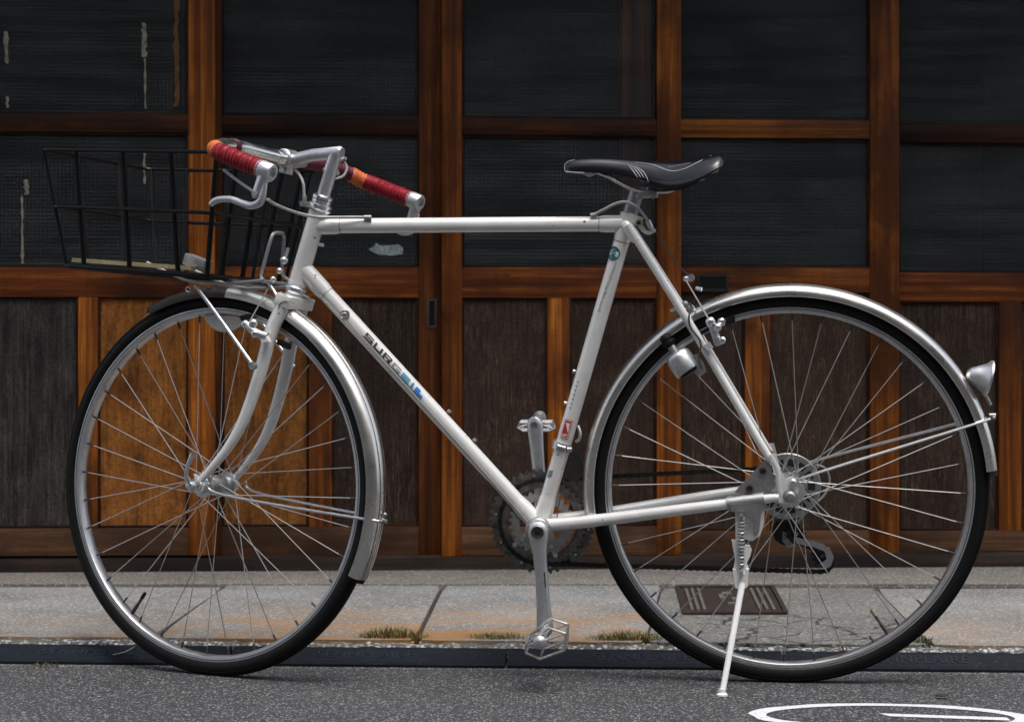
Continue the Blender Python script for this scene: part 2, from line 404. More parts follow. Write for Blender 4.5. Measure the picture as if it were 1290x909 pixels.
def mk_concrete():
    m, t, b = mat('cracked_concrete'); n = N(t); v = n.coord(rnd=False)
    nz = n.n('ShaderNodeTexNoise'); nz.inputs['Scale'].default_value = 6; nz.inputs['Detail'].default_value = 6; n.l(v, nz.inputs['Vector'])
    vd = n.mix(.16, v, nz.outputs['Color'], 'ADD')
    cr = n.vor(vd, 8.5, 'DISTANCE_TO_EDGE'); line = n.ramp(cr, [(.010, 1.0), (.040, 0.0)])
    tc = n.n('ShaderNodeTexCoord'); sp = n.n('ShaderNodeSeparateXYZ'); n.l(tc.outputs['Object'], sp.inputs[0])
    mr = n.n('ShaderNodeMapRange'); mr.inputs[1].default_value = 3.95; mr.inputs[2].default_value = 3.8; n.l(sp.outputs['Y'], mr.inputs[0])
    line = n.math('MULTIPLY', n.math('MULTIPLY', line, mr.outputs[0]), n.ramp(n.noise(v, 7, 3), [(.40, 0.0), (.50, 1.0)]))
    g = n.noise(v, 150, 5, .7); p = n.noise(v, 5, 6, .6)
    c = n.mix(n.ramp(p, [(.35, 0.0), (.7, 1.0)]), (.20, .198, .188), (.115, .113, .105))
    c = n.mix(n.ramp(g, [(.42, .75), (.56, 0.0)]), c, (.05, .049, .045))
    c = n.mix(n.ramp(n.vor(v, 200, 'F1', 'Color'), [(.74, 0.0), (.82, .6)]), c, (.40, .39, .37))
    c = n.mix(line, c, (.025, .022, .018)); n.l(c, b.inputs['Base Color']); b.inputs['Roughness'].default_value = .9
    n.bump(n.math('SUBTRACT', n.math('ADD', g, p), n.math('MULTIPLY', line, 4.0)), b, .6, .004); return m
M['concrete'] = mk_concrete()
def mk_pebble():
    m, t, b = mat('pebbly_concrete'); n = N(t); v = n.coord(rnd=False)
    d = n.vor(v, 120); colr = n.vor(v, 120, 'F1', 'Color')
    c = n.mix(n.ramp(d, [(.35, 0.0), (.6, 1.0)]), n.ramp(colr, [(.1, .12), (.9, .55)]), (.09, .086, .075))
    c = n.mix(n.ramp(n.noise(v, 9, 5), [(.48, 0.0), (.72, .7)]), c, (.09, .09, .07))
    n.l(c, b.inputs['Base Color']); b.inputs['Roughness'].default_value = .85
    n.bump(n.math('MULTIPLY', d, -1.0), b, .8, .004); return m
M['pebble'] = mk_pebble()
def mk_asphalt():
    m, t, b = mat('asphalt'); n = N(t); v = n.coord(rnd=False)
    d = n.vor(v, 190); cc = n.vor(v, 190, 'F1', 'Color'); d2 = n.vor(v, 430); cc2 = n.vor(v, 430, 'F1', 'Color')
    big = n.noise(v, 2.2, 6, .6); hf = n.noise(v, 340, 3, .6)
    c = n.mix(n.ramp(big, [(.3, 0.0), (.7, 1.0)]), (.042, .043, .047), (.066, .068, .073))
    c = n.mix(n.ramp(hf, [(.36, .8), (.52, 0.0)]), c, (.022, .022, .025))
    st = n.math('MULTIPLY', n.ramp(cc, [(.60, 0.0), (.66, 1.0)]), n.ramp(d, [(.34, 1.0), (.46, 0.0)]))
    c = n.mix(st, c, n.ramp(n.noise(v, 300, 2), [(.3, .16), (.7, .46)]))
    s2 = n.math('MULTIPLY', n.ramp(cc2, [(.70, 0.0), (.78, 1.0)]), n.ramp(d2, [(.30, .9), (.5, 0.0)]))
    c = n.mix(s2, c, (.42, .42, .43))
    n.l(c, b.inputs['Base Color']); b.inputs['Roughness'].default_value = .78; b.inputs['Specular IOR Level'].default_value = .35
    n.bump(n.math('ADD', n.math('ADD', n.math('MULTIPLY', d, -1.2), n.math('MULTIPLY', d2, -.6)), hf), b, .8, .004); return m
M['asphalt'] = mk_asphalt()
def mk_ramprub():
    m, t, b = mat('ramp_rubber'); n = N(t); v = n.coord(rnd=False)
    c = n.mix(n.ramp(n.noise(n.coord(scale=(1, 6, 6), rnd=False), 6, 6, .65), [(.3, 0.0), (.7, 1.0)]), (.0025, .0042, .009), (.0085, .012, .020))
    c = n.mix(n.ramp(n.noise(v, 120, 4, .7), [(.58, 0.0), (.75, .6)]), c, (.06, .062, .068))
    n.l(c, b.inputs['Base Color']); b.inputs['Roughness'].default_value = .75; b.inputs['Specular IOR Level'].default_value = .2; n.bump(n.noise(v, 200, 3), b, .3, .0015); return m
M['ramp'] = mk_ramprub()
M['letter'] = plain('ramp_letter', (.016, .021, .031), .75, .2, var=.6, scale=70)
def mk_road_paint():
    m, t, b = mat('road_paint'); n = N(t); v = n.coord(rnd=False)
    w = n.ramp(n.noise(v, 160, 5, .75), [(.55, 0.0), (.68, .85)])
    n.l(n.mix(w, (.62, .63, .65), (.12, .12, .13)), b.inputs['Base Color']); b.inputs['Roughness'].default_value = .7
    n.bump(n.noise(v, 260, 3), b, .4, .002); return m
M['road_paint'] = mk_road_paint()
def mk_rust():
    m, t, b = mat('rusty_iron'); n = N(t); v = n.coord(rnd=False); f = n.noise(v, 30, 7, .7)
    n.l(n.ramp(f, [(.3, (.016, .011, .010)), (.55, (.034, .023, .020)), (.8, (.07, .046, .038))]), b.inputs['Base Color'])
    b.inputs['Roughness'].default_value = .7; b.inputs['Metallic'].default_value = .25; n.bump(f, b, .4, .001); return m
M['rust'] = mk_rust()
M['lid_bar'] = plain('worn_iron_bar', (.11, .098, .088), .6, var=.3, scale=60)
def mk_grass(name, c0, c1):
    m, t, b = mat(name); n = N(t); v = n.coord(rnd=False)
    n.l(n.mix(n.ramp(n.noise(v, 60, 3), [(.4, 0.0), (.6, 1.0)]), c0, c1), b.inputs['Base Color']); b.inputs['Roughness'].default_value = .6; return m
M['grass'] = mk_grass('dry_grass', (.085, .10, .022), (.24, .17, .06))
M['moss'] = mk_grass('moss_green', (.05, .075, .018), (.10, .085, .03))

# ------------------------------------------------------------------ ground: road, pavement, kerb
def flat(name, mt, pts, th=.03, bev=0.0, parent=None, smooth=False, rough=0.0):
    bm = BMx(); pts = [Vector(p) for p in pts]
    plate(bm, [p-Vector((0, 0, th/2)) for p in pts], (0, 0, 1), th)
    if bev:
        top = [e for e in bm.edges if all(v.co.z > pts[0].z-1e-5 for v in e.verts)]
        bmesh.ops.bevel(bm, geom=top, offset=bev, segments=2, affect='EDGES')
    return obj(name, bm, mt, parent, smooth)
bm = BMx(); plate(bm, [(-60, -60, -.025), (60, -60, -.025), (60, 60, -.025), (-60, 60, -.025)], (0, 0, 1), .05)
road = obj('road', bm, M['asphalt'], smooth=False, kind='structure')
# painted sign: oval ring with a bar, drawn on the asphalt
bm = BMx(); cx_, cy_, ra, rb = .594, 2.928, .219, .114; n_ = 96; st = .028
ringO, ringI = [], []
for i in range(n_):
    t = 2*math.pi*i/n_; wob = 1+.012*math.sin(7*t+1)+.008*math.sin(13*t)
    ringO.append(bm.verts.new((cx_+ra*wob*math.cos(t), cy_+rb*wob*math.sin(t)-.01*math.cos(t), .0012)))
    k = st*(.95+.12*math.sin(3*t))
    ringI.append(bm.verts.new((cx_+(ra-k)*math.cos(t), cy_+(rb-k*.95)*math.sin(t)-.01*math.cos(t), .0012)))
for i in range(n_): bm.faces.new((ringO[i], ringO[(i+1) % n_], ringI[(i+1) % n_], ringI[i]))
p0, p1 = ground(1107, 897.6, .0012), ground(1268, 903.0, .0012)
bm.faces.new([bm.verts.new(p) for p in (p0, p1, p1-Vector((0, .026, 0)), p0-Vector((-.012, .026, 0)))])
obj('painted_marking', bm, M['road_paint'], road, False)

ZS, ZL = .040, .043                                             # top of slabs, top of ledge at the door
pav = bpy.data.objects.new('pavement', None); C.objects.link(pav); pav['kind'] = 'structure'
def fy(x): return 801+.0093*x                                   # slab front edge in the photo
def slab(mt, bl, br, fl, fr, by=737.2, name='slab'):
    def edge(a, b, k, jit):                                     # slightly uneven edge
        return [a.lerp(b, i/k)+Vector((0, random.uniform(-jit, jit), 0)) for i in range(k)]
    a, b, c, d = ground(fl, fy(fl), ZS), ground(fr, fy(fr), ZS), ground(br, by, ZS), ground(bl, by, ZS)
    pts = edge(a, b, 14, .004)+edge(b, c, 6, .0015)+edge(c, d, 3, .0005)+edge(d, a, 6, .0015)
    return flat(name, mt, pts, .12, .006, pav)
slab(M['slab'], -420, 282, -420, 190, 739)
slab(M['slab_rust'], 286.5, 556, 197, 521, 736)
slab(M['slab_rust'], 561, 833, 527.5, 812, 736.5)
slab(M['slab'], 1104, 1700, 1174, 1700, 741)
# concrete patch with the water meter lid
slab(M['concrete'], 835, 1102, 815, 1171, 740, 'concrete_patch')
# earth in the joints, under everything
a, b, c, d = ground(-500, 806, .018), ground(1800, 818, .018), ground(1800, 730, .018), ground(-500, 730, .018)
flat('joint_soil', plain('joint_soil', (.03, .027, .02), .95, .1, var=.5, scale=80), [a, b, c, d], .04, 0, pav)
# ledge of stone right under the doors
lb = [ground(-500, 740.5, ZS), ground(1800, 742.5, ZS)]
WB0, WB1 = ground(0, 718.4, ZL), ground(1290, 711, ZL)
wdir = (WB1-WB0).normalized(); wnor = Vector((wdir.y, -wdir.x, 0))          # wall direction and outward normal
WYAW = math.atan2(wdir.y, wdir.x)
WC = WB0+wdir*((-WB0).dot(wdir)*0 + (WB1-WB0).length/2); WC.z = 0
WMX = Matrix.Translation(WC) @ Matrix.Rotation(WYAW, 4, 'Z')                  # wall frame: x along, y into the house, z up
WIN = WMX.inverted()
def WP(px, py, off=0.0):                                                    # point on the plane `off` in front of the doors -> (x, z)
    o = WIN @ CAMP; d = WIN.to_3x3() @ ray(px, py); p = o+d*((-off-o.y)/d.y); return p.x, p.z
for x0, x1 in ((-500, 1800),):
    a, b = ground(x0, 735.6+.004*(x0/400), ZL), ground(x1, 735.6+.004*(x1/400), ZL)
    c, d = b+wnor*-.6, a+wnor*-.6
    flat('ledge_stone', M['ledge'], [a, b, c, d], .10, .004, pav)
# pebbly concrete strip between slabs and rubber ramps
bm = BMx(); k = 150; rows = []
for i in range(k+1):
    x = -260+1850*i/k; f_ = ground(x, 811.3+.0092*x, .0275); b_ = ground(x, fy(x)+2.6, .036)
    rows.append([bm.verts.new(f_+Vector((0, 0, -.03))), bm.verts.new(f_+Vector((0, random.uniform(-.002, .005), random.uniform(-.003, .004)))),
                 bm.verts.new(f_.lerp(b_, .5)+Vector((0, 0, random.uniform(-.001, .004)))), bm.verts.new(b_+Vector((0, 0, random.uniform(-.004, .003))))])
for a, b in zip(rows, rows[1:]):
    for j in range(3): bm.faces.new((a[j], b[j], b[j+1], a[j+1]))
obj('gutter_strip', bm, M['pebble'], pav)
# rubber kerb ramps with raised lettering
def text_mesh(body, size, ext, name):
    cu = bpy.data.curves.new(name, 'FONT'); cu.body = body; cu.size = size; cu.extrude = ext; cu.align_x = 'CENTER'; cu.align_y = 'CENTER'; cu.resolution_u = 3
    cu.space_character = 1.12
    o = bpy.data.objects.new(name, cu); C.objects.link(o); bpy.context.view_layer.update()
    dg = bpy.context.evaluated_depsgraph_get(); me = bpy.data.meshes.new_from_object(o.evaluated_get(dg))
    C.objects.unlink(o); bpy.data.objects.remove(o); bpy.data.curves.remove(cu); return me
txt = text_mesh('SENNPLAIRE', .030, .0008, 'lettering'); txt.materials.append(M['letter'])
seams = [-65, 286.5, 637.5, 988.5, 1339.5]
locs = ['whose left end runs out of the frame', 'under the front wheel', 'between the front wheel and the lower pedal',
        'between the lower pedal and the back wheel', 'right of the back wheel beside the white marking', 'beyond the right edge']
rdesc = ['navy rubber kerb ramp with twig on it, left of the front wheel', 'navy rubber kerb ramp running from front wheel to the seam by the pedal',
         'navy rubber kerb ramp from the seam by the pedal to behind the back wheel', 'navy rubber kerb ramp at the right, running past the back wheel out of frame']
ramp_me = None
for i, (x0, x1) in enumerate(zip(seams, seams[1:])):
    g0, g1 = ground(x0+1.2, 835.8+.0087*x0, 0), ground(x1-1.2, 835.8+.0087*x1, 0)
    t0, t1 = ground(x0+1.2, 811.7+.0092*x0, .0285), ground(x1-1.2, 811.7+.0092*x1, .0285)
    xd = (g1-g0).normalized(); up = ((t0-g0)-(t0-g0).project(xd)); dep = math.hypot(up.x, up.y)
    yd = Vector((-xd.y, xd.x, 0)); L = (g1-g0).length-.002
    Mx = Matrix.Translation((g0+g1)/2) @ Matrix.Rotation(math.atan2(xd.y, xd.x), 4, 'Z')
    o = empty('kerb_ramp', Mx); tag(o, rdesc[i], 'kerb ramp', 'rubber ramps along the kerb')
    bm = BMx()
    prof = [(0, .0), (0, .005), (.008, .0075), (.0105, .0065), (.013, .0095), (dep-.006, .0275), (dep, .0285), (dep+.02, .0285), (dep+.02, 0)]
    ra_ = [bm.verts.new((-L/2, y, z)) for y, z in prof]; rb_ = [bm.verts.new((L/2, y, z)) for y, z in prof]
    m_ = len(prof)
    for j in range(m_): bm.faces.new((ra_[j], ra_[(j+1) % m_], rb_[(j+1) % m_], rb_[j]))
    bm.faces.new(ra_); bm.faces.new(rb_[::-1])
    obj('ramp_body', bm, M['ramp'], o, False)
    sl = math.atan2(.018, dep-.019)
    l_ = bpy.data.objects.new('lettering', txt); C.objects.link(l_); l_.parent = o
    ym = (.013+dep-.006)/2; l_.matrix_local = Matrix.Translation((-.005, ym, .0188)) @ Matrix.Rotation(sl, 4, 'X') @ Matrix.Scale(.82, 4, (0, 1, 0))
# iron lid of the water meter
cn = [ground(859.8, 774.3, ZS), ground(993.7, 774, ZS), ground(975.1, 739.5, ZS), ground(850.8, 740.1, ZS)]
def lid_pt(a, b, h=0): 
    p = cn[0].lerp(cn[1], a).lerp(cn[3].lerp(cn[2], a), b); return Vector((p.x, p.y, ZS+h))
lid = empty('meter_lid', Matrix.Translation(lid_pt(.5, .5)))
tag(lid, 'rusty dark brown iron lid with bars set in the cracked concrete behind the kickstand', 'iron lid')
def lid_part(name, mt, rects, h0, h1, label=None):
    bm = BMx()
    for (a0, a1, b0, b1) in rects:
        q = [lid_pt(a0, b0), lid_pt(a1, b0), lid_pt(a1, b1), lid_pt(a0, b1)]
        plate(bm, [p-lid.location+Vector((0, 0, (h0+h1)/2)) for p in q], (0, 0, 1), h1-h0)
    return obj(name, bm, mt, lid, False, label=label)
lid_part('cover_plate', M['rust'], [(.045, .955, .05, .95)], -.01, .002)
lid_part('lid_frame', M['rust'], [(0, 1, 0, .045), (0, 1, .955, 1), (0, .04, .045, .955), (.96, 1, .045, .955)], -.01, .006)
for a in (.085, .145, .205, .735, .80, .865):
    lid_part('raised_bar', M['lid_bar'], [(a, a+.028, .1, .9)], .0022, .006)
bm = BMx()
for (a, b, w, h) in ((.44, .66, .10, .10), (.40, .5, .06, .18), (.52, .45, .09, .10), (.46, .30, .14, .07)):
    plate(bm, [lid_pt(a, b)-lid.location+Vector((0, 0, .004)), lid_pt(a+w, b+.02)-lid.location+Vector((0, 0, .004)), lid_pt(a+w-.02, b+h)-lid.location+Vector((0, 0, .004)), lid_pt(a, b+h-.02)-lid.location+Vector((0, 0, .004))], (0, 0, 1), .0034)
obj('emblem', bm, M['lid_bar'], lid, False)['kind'] = 'stuff'
# sand and grit washed along the foot of the ramps
bm = BMx()
for i in range(1500):
    x = random.uniform(-60, 1350); g = ground(x, 836.2+.0087*x+abs(random.gauss(0, 1.5)), .0008); r_ = random.uniform(.0006, .0019)
    vs = [bm.verts.new(g+Vector((r_*a*random.uniform(.7, 1.2), r_*b*random.uniform(.7, 1.2), r_*c*.8))) for a, b, c in ((1, 0, 0), (0, 1, 0), (-1, 0, 0), (0, -1, 0), (0, 0, 1))]
    for k in range(4): bm.faces.new((vs[k], vs[(k+1) % 4], vs[4]))
o = obj('grit', bm, plain('grit_pale', (.26, .255, .24), .9, .1, var=.7, scale=300), None, False, kind='stuff'); o['label'] = 'pale sand and grit along the foot of the kerb ramps'
# grass and moss in the kerb joint
def tuft(x0, x1, nb, hmin, hmax, label, mt='grass', z=.03, py=None, spread=.02):
    mid = ground((x0+x1)/2, (py or fy((x0+x1)/2)+2), z); bm = BMx()
    for i in range(nb):
        x = random.uniform(x0, x1); g = ground(x, (py or fy(x)+3.2)+random.uniform(-1.0, 3.5), z-.003)-mid
        edge = 1-abs((x-(x0+x1)/2)/((x1-x0)/2))**2
        h = random.uniform(hmin, hmax)*(.45+.55*edge); a = random.uniform(0, 6.28); ln = random.uniform(.15, .8)*h
        d = Vector((math.cos(a)*ln, math.sin(a)*ln*.6, 0)); w = random.uniform(.0007, .0015); s = Vector((math.cos(a+1.57)*w, math.sin(a+1.57)*w, 0))
        pts = [g, g+Vector((0, 0, h*.55))+d*.35, g+Vector((0, 0, h*random.uniform(.75, 1)))+d]
        v = [bm.verts.new(pts[0]-s), bm.verts.new(pts[0]+s), bm.verts.new(pts[1]+s*.8), bm.verts.new(pts[1]-s*.8), bm.verts.new(pts[2])]
        bm.faces.new(v[:4]); bm.faces.new((v[3], v[2], v[4]))
    o = obj('grass_tuft', bm, M[mt], None, False); o.location = mid
    return tag(o, label, 'grass tuft', 'grass tufts in the kerb joint')
tuft(446, 542, 1300, .016, .040, 'dry yellow green grass tuft at the kerb between the front wheel and the slab joint')
tuft(580, 672, 1200, .012, .030, 'low mossy grass tuft at the kerb just left of the lower pedal')
tuft(736, 844, 1500, .014, .036, 'dry grass tuft at the kerb between the lower pedal and the back wheel')
tuft(1148, 1178, 420, .012, .030, 'small dark green tuft at the slab corner right of the back wheel', 'moss')
tuft(15, 100, 800, .005, .014, 'thin strip of low moss in the kerb joint at the far left', 'moss')
tuft(40, 75, 90, .004, .012, 'sparse weeds at the foot of the rubber ramp, far left', 'moss', 0.002, 838)
# twig on the rubber ramp, and a bit of dry stalk by the wheel
def twig(P, r, label, mt, name='twig'):
    bm = BMx(); o0 = P[0]; tube(bm, smooth_path([p-o0 for p in P], 4), r, 6); o = obj(name, bm, mt); o.location = o0
    return tag(o, label, 'twig')
twig([ground(142, 824, .018), ground(158, 820.5, .02), ground(170, 813.5, .03)], [.0008, .0012, .0007], 'thin pale curved twig lying on the kerb ramp left of the front wheel', plain('twig_pale', (.34, .32, .29), .7))
bm = BMx(); p = ground(1187, 877, .003); turn(bm, [(0, 0), (.006, .001), (.008, .003), (.004, .006), (0, .0065)], (0, 0, 0), (0, 0, 1), 8)
for v in bm.verts: v.co.x *= 1.6; v.co.y *= .9
o = obj('dead_leaf', bm, plain('leaf_dark', (.03, .026, .022), .8)); o.location = p; tag(o, 'small dark dead leaf scrap lying on the asphalt above the white marking', 'leaf')

# ------------------------------------------------------------------ shop front
shop = empty('shopfront', WMX); tag(shop, 'old wooden shop front with dark threshold and eave around the sliding doors', 'building')
def wbox(name, mt, x0, x1, y0, y1, z0, z1, parent, bev=.003, label=None, smooth=True):
    bm = BMx(); box(bm, x0, x1, y0, y1, z0, z1, bev)
    o = obj(name, bm, mt, parent, smooth, label=label); return o
XL, XR = WP(-420, 600)[0], WP(1700, 600)[0]
TOPZ = 1.98
# threshold with two grooves
bm = BMx(); zt = WP(645, 700, .02)[1]
for (y0, y1, dz) in ((-.050, -.034, .0), (-.034, .006, -.008), (.006, .020, 0), (.020, .062, -.008), (.062, .20, 0)):
    box(bm, XL, XR, y0+.0003, y1-.0003, ZL-.03, zt+dz, .0015)
obj('threshold', bm, M['sill_wood'], shop)
wbox('lintel', M['rail_dark'], XL, XR, -.05, .20, TOPZ, TOPZ+.16, shop)
wbox('upper_wall', M['panel_dark'], XL, XR, .02, .12, TOPZ+.16, TOPZ+1.6, shop)
for i in range(9):
    x = XL+(XR-XL)*i/8
    wbox('eave_rafter', M['rail_dark'], x-.025, x+.025, -.78, .02, TOPZ+.30, TOPZ+.36, shop)
wbox('eave_board', M['rail_dark'], XL, XR, -.82, .02, TOPZ+.362, TOPZ+.40, shop)
wbox('room_floor', M['room'], XL, XR, .20, 3.0, .04, .06, shop, 0)
wbox('room_back_wall', M['room'], XL, XR, 3.0, 3.1, .04, TOPZ+.5, shop, 0)
wbox('room_ceiling', M['room'], XL, XR, .20, 3.0, TOPZ+.1, TOPZ+.14, shop, 0)
for x in (XL, XR): wbox('room_side_wall', M['room'], x-.05, x+.05, -.05, 3.0, ZL-.03, TOPZ+.5, shop, 0)

def door(label, off, x_out, xin, mull, rails, mats, pan_mats, bottom=700, extra_top=True):
    """x_out: outer px edges of the stiles, xin: inner px edges, mull: px of the lower muntin, rails: (mid rail y0,y1, lock rail y0,y1, bottom rail y0)."""
    th = .034
    ox = (WP(x_out[0], 450, off)[0]+WP(x_out[1], 450, off)[0])/2
    root = empty('sliding_door', WMX @ Matrix.Translation((ox, -off, 0))); tag(root, label, 'sliding door', 'sliding doors of the shop front')
    X = lambda px: WP(px, 450, off)[0]-ox
    xm_ = sum(x_out)/2
    Z = lambda py: WP(xm_, py, off)[1]
    zb = Z(bottom)
    a, b, c, d = X(x_out[0]), X(xin[0]), X(xin[1]), X(x_out[1])
    m0, m1, l0, l1, b0 = rails
    zt_ = TOPZ
    for (p, q, mm) in ((a, b, mats[0]), (c, d, mats[1])): wbox('stile', M[mm], p, q, 0, th, zb, zt_, root, .0025)
    g = .0004
    def rail(name, z0, z1, mt, dy=.002): return wbox(name, M[mt], b-g, c+g, dy, th-dy, z0, z1, root, .002)
    rail('bottom_rail', zb+.0005, Z(b0), 'base_wood'); rail('lock_rail', Z(l1), Z(l0), mats[3]); rail('middle_rail', Z(m1), Z(m0), mats[2])
    z_up1 = Z(m0)+.48
    rail('upper_rail', z_up1, z_up1+.045, mats[2]); rail('top_rail', zt_-.06, zt_-.0005, mats[2])
    e, f_ = X(mull[0]), X(mull[1])
    wbox('muntin', M['stile'], e, f_, .003, th-.003, Z(b0)-g, Z(l1)+g, root, .002)
    for (p, q, mm) in ((b, e, pan_mats[0]), (f_, c, pan_mats[1])):
        wbox('wood_panel', M[mm], p-.004, q+.004, .014, .024, Z(b0)-.004, Z(l1)+.004, root, 0, smooth=False)
        # thin beads round the panel
        bm = BMx()
        for (x0, x1, z0, z1) in ((p+g, p+.006, Z(b0)+g, Z(l1)-g), (q-.006, q-g, Z(b0)+g, Z(l1)-g), (p+.0062, q-.0062, Z(b0)+g, Z(b0)+.006), (p+.0062, q-.0062, Z(l1)-.006, Z(l1)-g)):
            box(bm, x0, x1, .008, .0139, z0, z1, .001)
        obj('panel_bead', bm, M['rail_dark'], root)
    for (z0, z1) in ((Z(l0), Z(m1)), (Z(m0), z_up1), (z_up1+.045, zt_-.06)):
        pn = wbox('pane', M['glass'], b-.004, c+.004, .015, .019, z0-.004, z1+.004, root, 0, smooth=False)
        bm = BMx()
        for (x0, x1, p0, p1) in ((b+g, b+.005, z0+g, z1-g), (c-.005, c-g, z0+g, z1-g), (b+.0052, c-.0052, z0+g, z0+.005), (b+.0052, c-.0052, z1-.005, z1-g)):
            box(bm, x0, x1, .0085, .0149, p0, p1, .001)
        obj('glazing_bead', bm, M['rail_dark'], root)
    root['_ox'] = ox; root['_off'] = off
    return root
dA = door('sliding door at the left behind the basket, grey and orange lower panels', .0, (-62, 270), (-22, 237), (98, 123), (143.5, 166, 337, 374, 665), ('stile', 'stile', 'rail_dark', 'rail'), ('panel_grey', 'panel_orange'))
dB = door('sliding door behind the front wheel with torn sticker on its lower pane', -.040, (247, 556.5), (279.5, 527.5), (389, 418), (146, 168.5, 336, 374.5, 663), ('stile_dark', 'stile_dark', 'rail_dark', 'rail'), ('panel_orange', 'panel_dark'))
dC = door('sliding door behind the down tube and saddle nose with scratched dark panels', .0, (556.5, 858), (582, 827.5), (690, 718), (149, 170.5, 336.5, 375, 663), ('stile', 'stile', 'rail_dark', 'rail'), ('panel_dark', 'panel_worn'))
dD = door('sliding door behind the back wheel with black recessed pull in its rail', -.040, (783, 1133), (820, 1096), (939, 970), (151, 173.5, 336.5, 368, 668), ('stile', 'stile', 'rail_light', 'rail'), ('panel_dark', 'panel_worn'))
dE = door('sliding door at the right edge, mostly cut off by the frame', -.078, (1101, 1440), (1133.5, 1400), (1259, 1288), (157, 180, 343.5, 380, 668), ('stile_dark', 'stile_dark', 'rail_dark', 'rail'), ('panel_dark', 'panel_dark'))
for x0, x1 in ((XL+.06, dA.matrix_world.translation.x and WP(-62, 450, 0)[0]-.004), (WP(1440, 450, -.078)[0]+.004, XR-.06)):
    k = max(1, int((x1-x0)/.14))
    for i in range(k):
        wbox('wall_board', M['panel_dark'], x0+(x1-x0)*i/k+.001, x0+(x1-x0)*(i+1)/k-.001, .010, .034, zt+.001, TOPZ-.001, shop, .002)
def dbox(root, name, mt, px0, px1, py0, py1, y0, y1, bev=.001):
    off, ox = root['_off'], root['_ox']; xm_ = (px0+px1)/2
    a, b = WP(px0, 450, off)[0]-ox, WP(px1, 450, off)[0]-ox
    return wbox(name, M[mt], a, b, y0, y1, WP(xm_, py1, off)[1], WP(xm_, py0, off)[1], root, bev)
# recessed pulls
def pull(root, px0, px1, py0, py1, mt, in_mt, k):
    bm = BMx(); off, ox = root['_off'], root['_ox']
    a, b = WP(px0, 450, off)[0]-ox, WP(px1, 450, off)[0]-ox; z0, z1 = WP(px0, py1, off)[1], WP(px0, py0, off)[1]
    for (x0, x1, p0, p1) in ((a, a+k, z0, z1), (b-k, b, z0, z1), (a+k, b-k, z0, z0+k), (a+k, b-k, z1-k, z1)): box(bm, x0+.0001, x1-.0001, -.003, .0018, p0+.0001, p1-.0001, .0006)
    h = obj('door_pull', bm, M[mt], root)
    bm = BMx(); box(bm, a+k, b-k, -.0004, .0019, z0+k, z1-k); obj('pull_recess', bm, M[in_mt], h, False)
pull(dB, 537.5, 550.5, 376, 413, 'old_brass', 'black_plastic', .0065)
pull(dD, 877, 917.5, 345.5, 367.5, 'iron_black', 'black_plastic', .008)
# remnants of tape and a torn sticker on the glass (flat paper on the pane)
def scrap(root, pts, mt, name, y=.0146):
    bm = BMx(); off, ox = root['_off'], root['_ox']; P = []
    for px, py in pts:
        x, z = WP(px, py, off-.015); P.append((x-ox, y, z))
    plate(bm, P, (0, 1, 0), .0004); return obj(name, bm, M[mt], root, False)
def ragged(x, w, y0, y1, n=9):
    L = [(x-w*random.uniform(.15, 1), y0+(y1-y0)*i/n) for i in range(n+1)]; Rr = [(x+w*random.uniform(.15, 1), y0+(y1-y0)*i/n) for i in range(n+1)]
    return L+Rr[::-1]
scrap(dA, ragged(182, 4.2, 29, 72), 'tape_rest', 'tape_remnant'); scrap(dA, ragged(183, 2.0, 74, 137), 'tape_rest', 'tape_remnant')
scrap(dA, ragged(8, 4, 40, 80), 'tape_rest', 'tape_remnant'); scrap(dA, ragged(9, 2.5, 122, 136), 'tape_rest', 'tape_remnant')
scrap(dA, ragged(222, 5, -20, 134, 20), 'tape_brown', 'tape_remnant'); scrap(dA, ragged(33, 5, 226, 245, 6), 'tape_rest', 'tape_remnant')
scrap(dA, ragged(28, 2.6, 246, 332, 16), 'tape_rest', 'tape_remnant'); scrap(dA, ragged(182, 2.6, 193, 232), 'tape_rest', 'tape_remnant')
scrap(dB, [(464, 314), (470, 311), (474, 306), (478, 309), (490, 309), (502, 308), (508, 312), (507, 320), (494, 322), (478, 321), (471, 318)], 'sticker_rest', 'torn_sticker')

# unseen house added across the street to block front sky and darken reflections
opp = empty('added_opposite_house', Matrix.Translation((0, -3.2, 0))); tag(opp, 'unseen plastered house added across the street to hold back front sky and darken reflections', 'building')
bm = BMx(); box(bm, -14, 14, -3, 0, 0, 5.6); obj('house_wall', bm, M['plaster'], opp, False)
bm = BMx(); box(bm, -14.4, 14.4, -3.4, .45, 5.6, 5.8); obj('roof', bm, M['sill_wood'], opp, False)
for i in range(8):
    x = -11+i*3.1
    bm = BMx(); box(bm, x-.7, x+.7, .002, .03, .9, 2.3, .004); w = obj('window', bm, M['rail_dark'], opp)
    bm = BMx(); box(bm, x-.6, x+.6, .031, .036, 1.0, 2.2); obj('pane', bm, M['room'], w, False)

# ------------------------------------------------------------------ the bicycle (built in its own leaning frame)
bike = empty('bicycle', BM)
tag(bike, 'off white lugged road bicycle with red grips leaning on its kickstand, basket in front', 'bicycle')
def part(name, bm, mt, parent=bike, smooth=True, label=None):
    return obj(name, bm, M[mt] if isinstance(mt, str) else mt, parent, smooth, label=label)
VN = Vector((0, 1, 0))

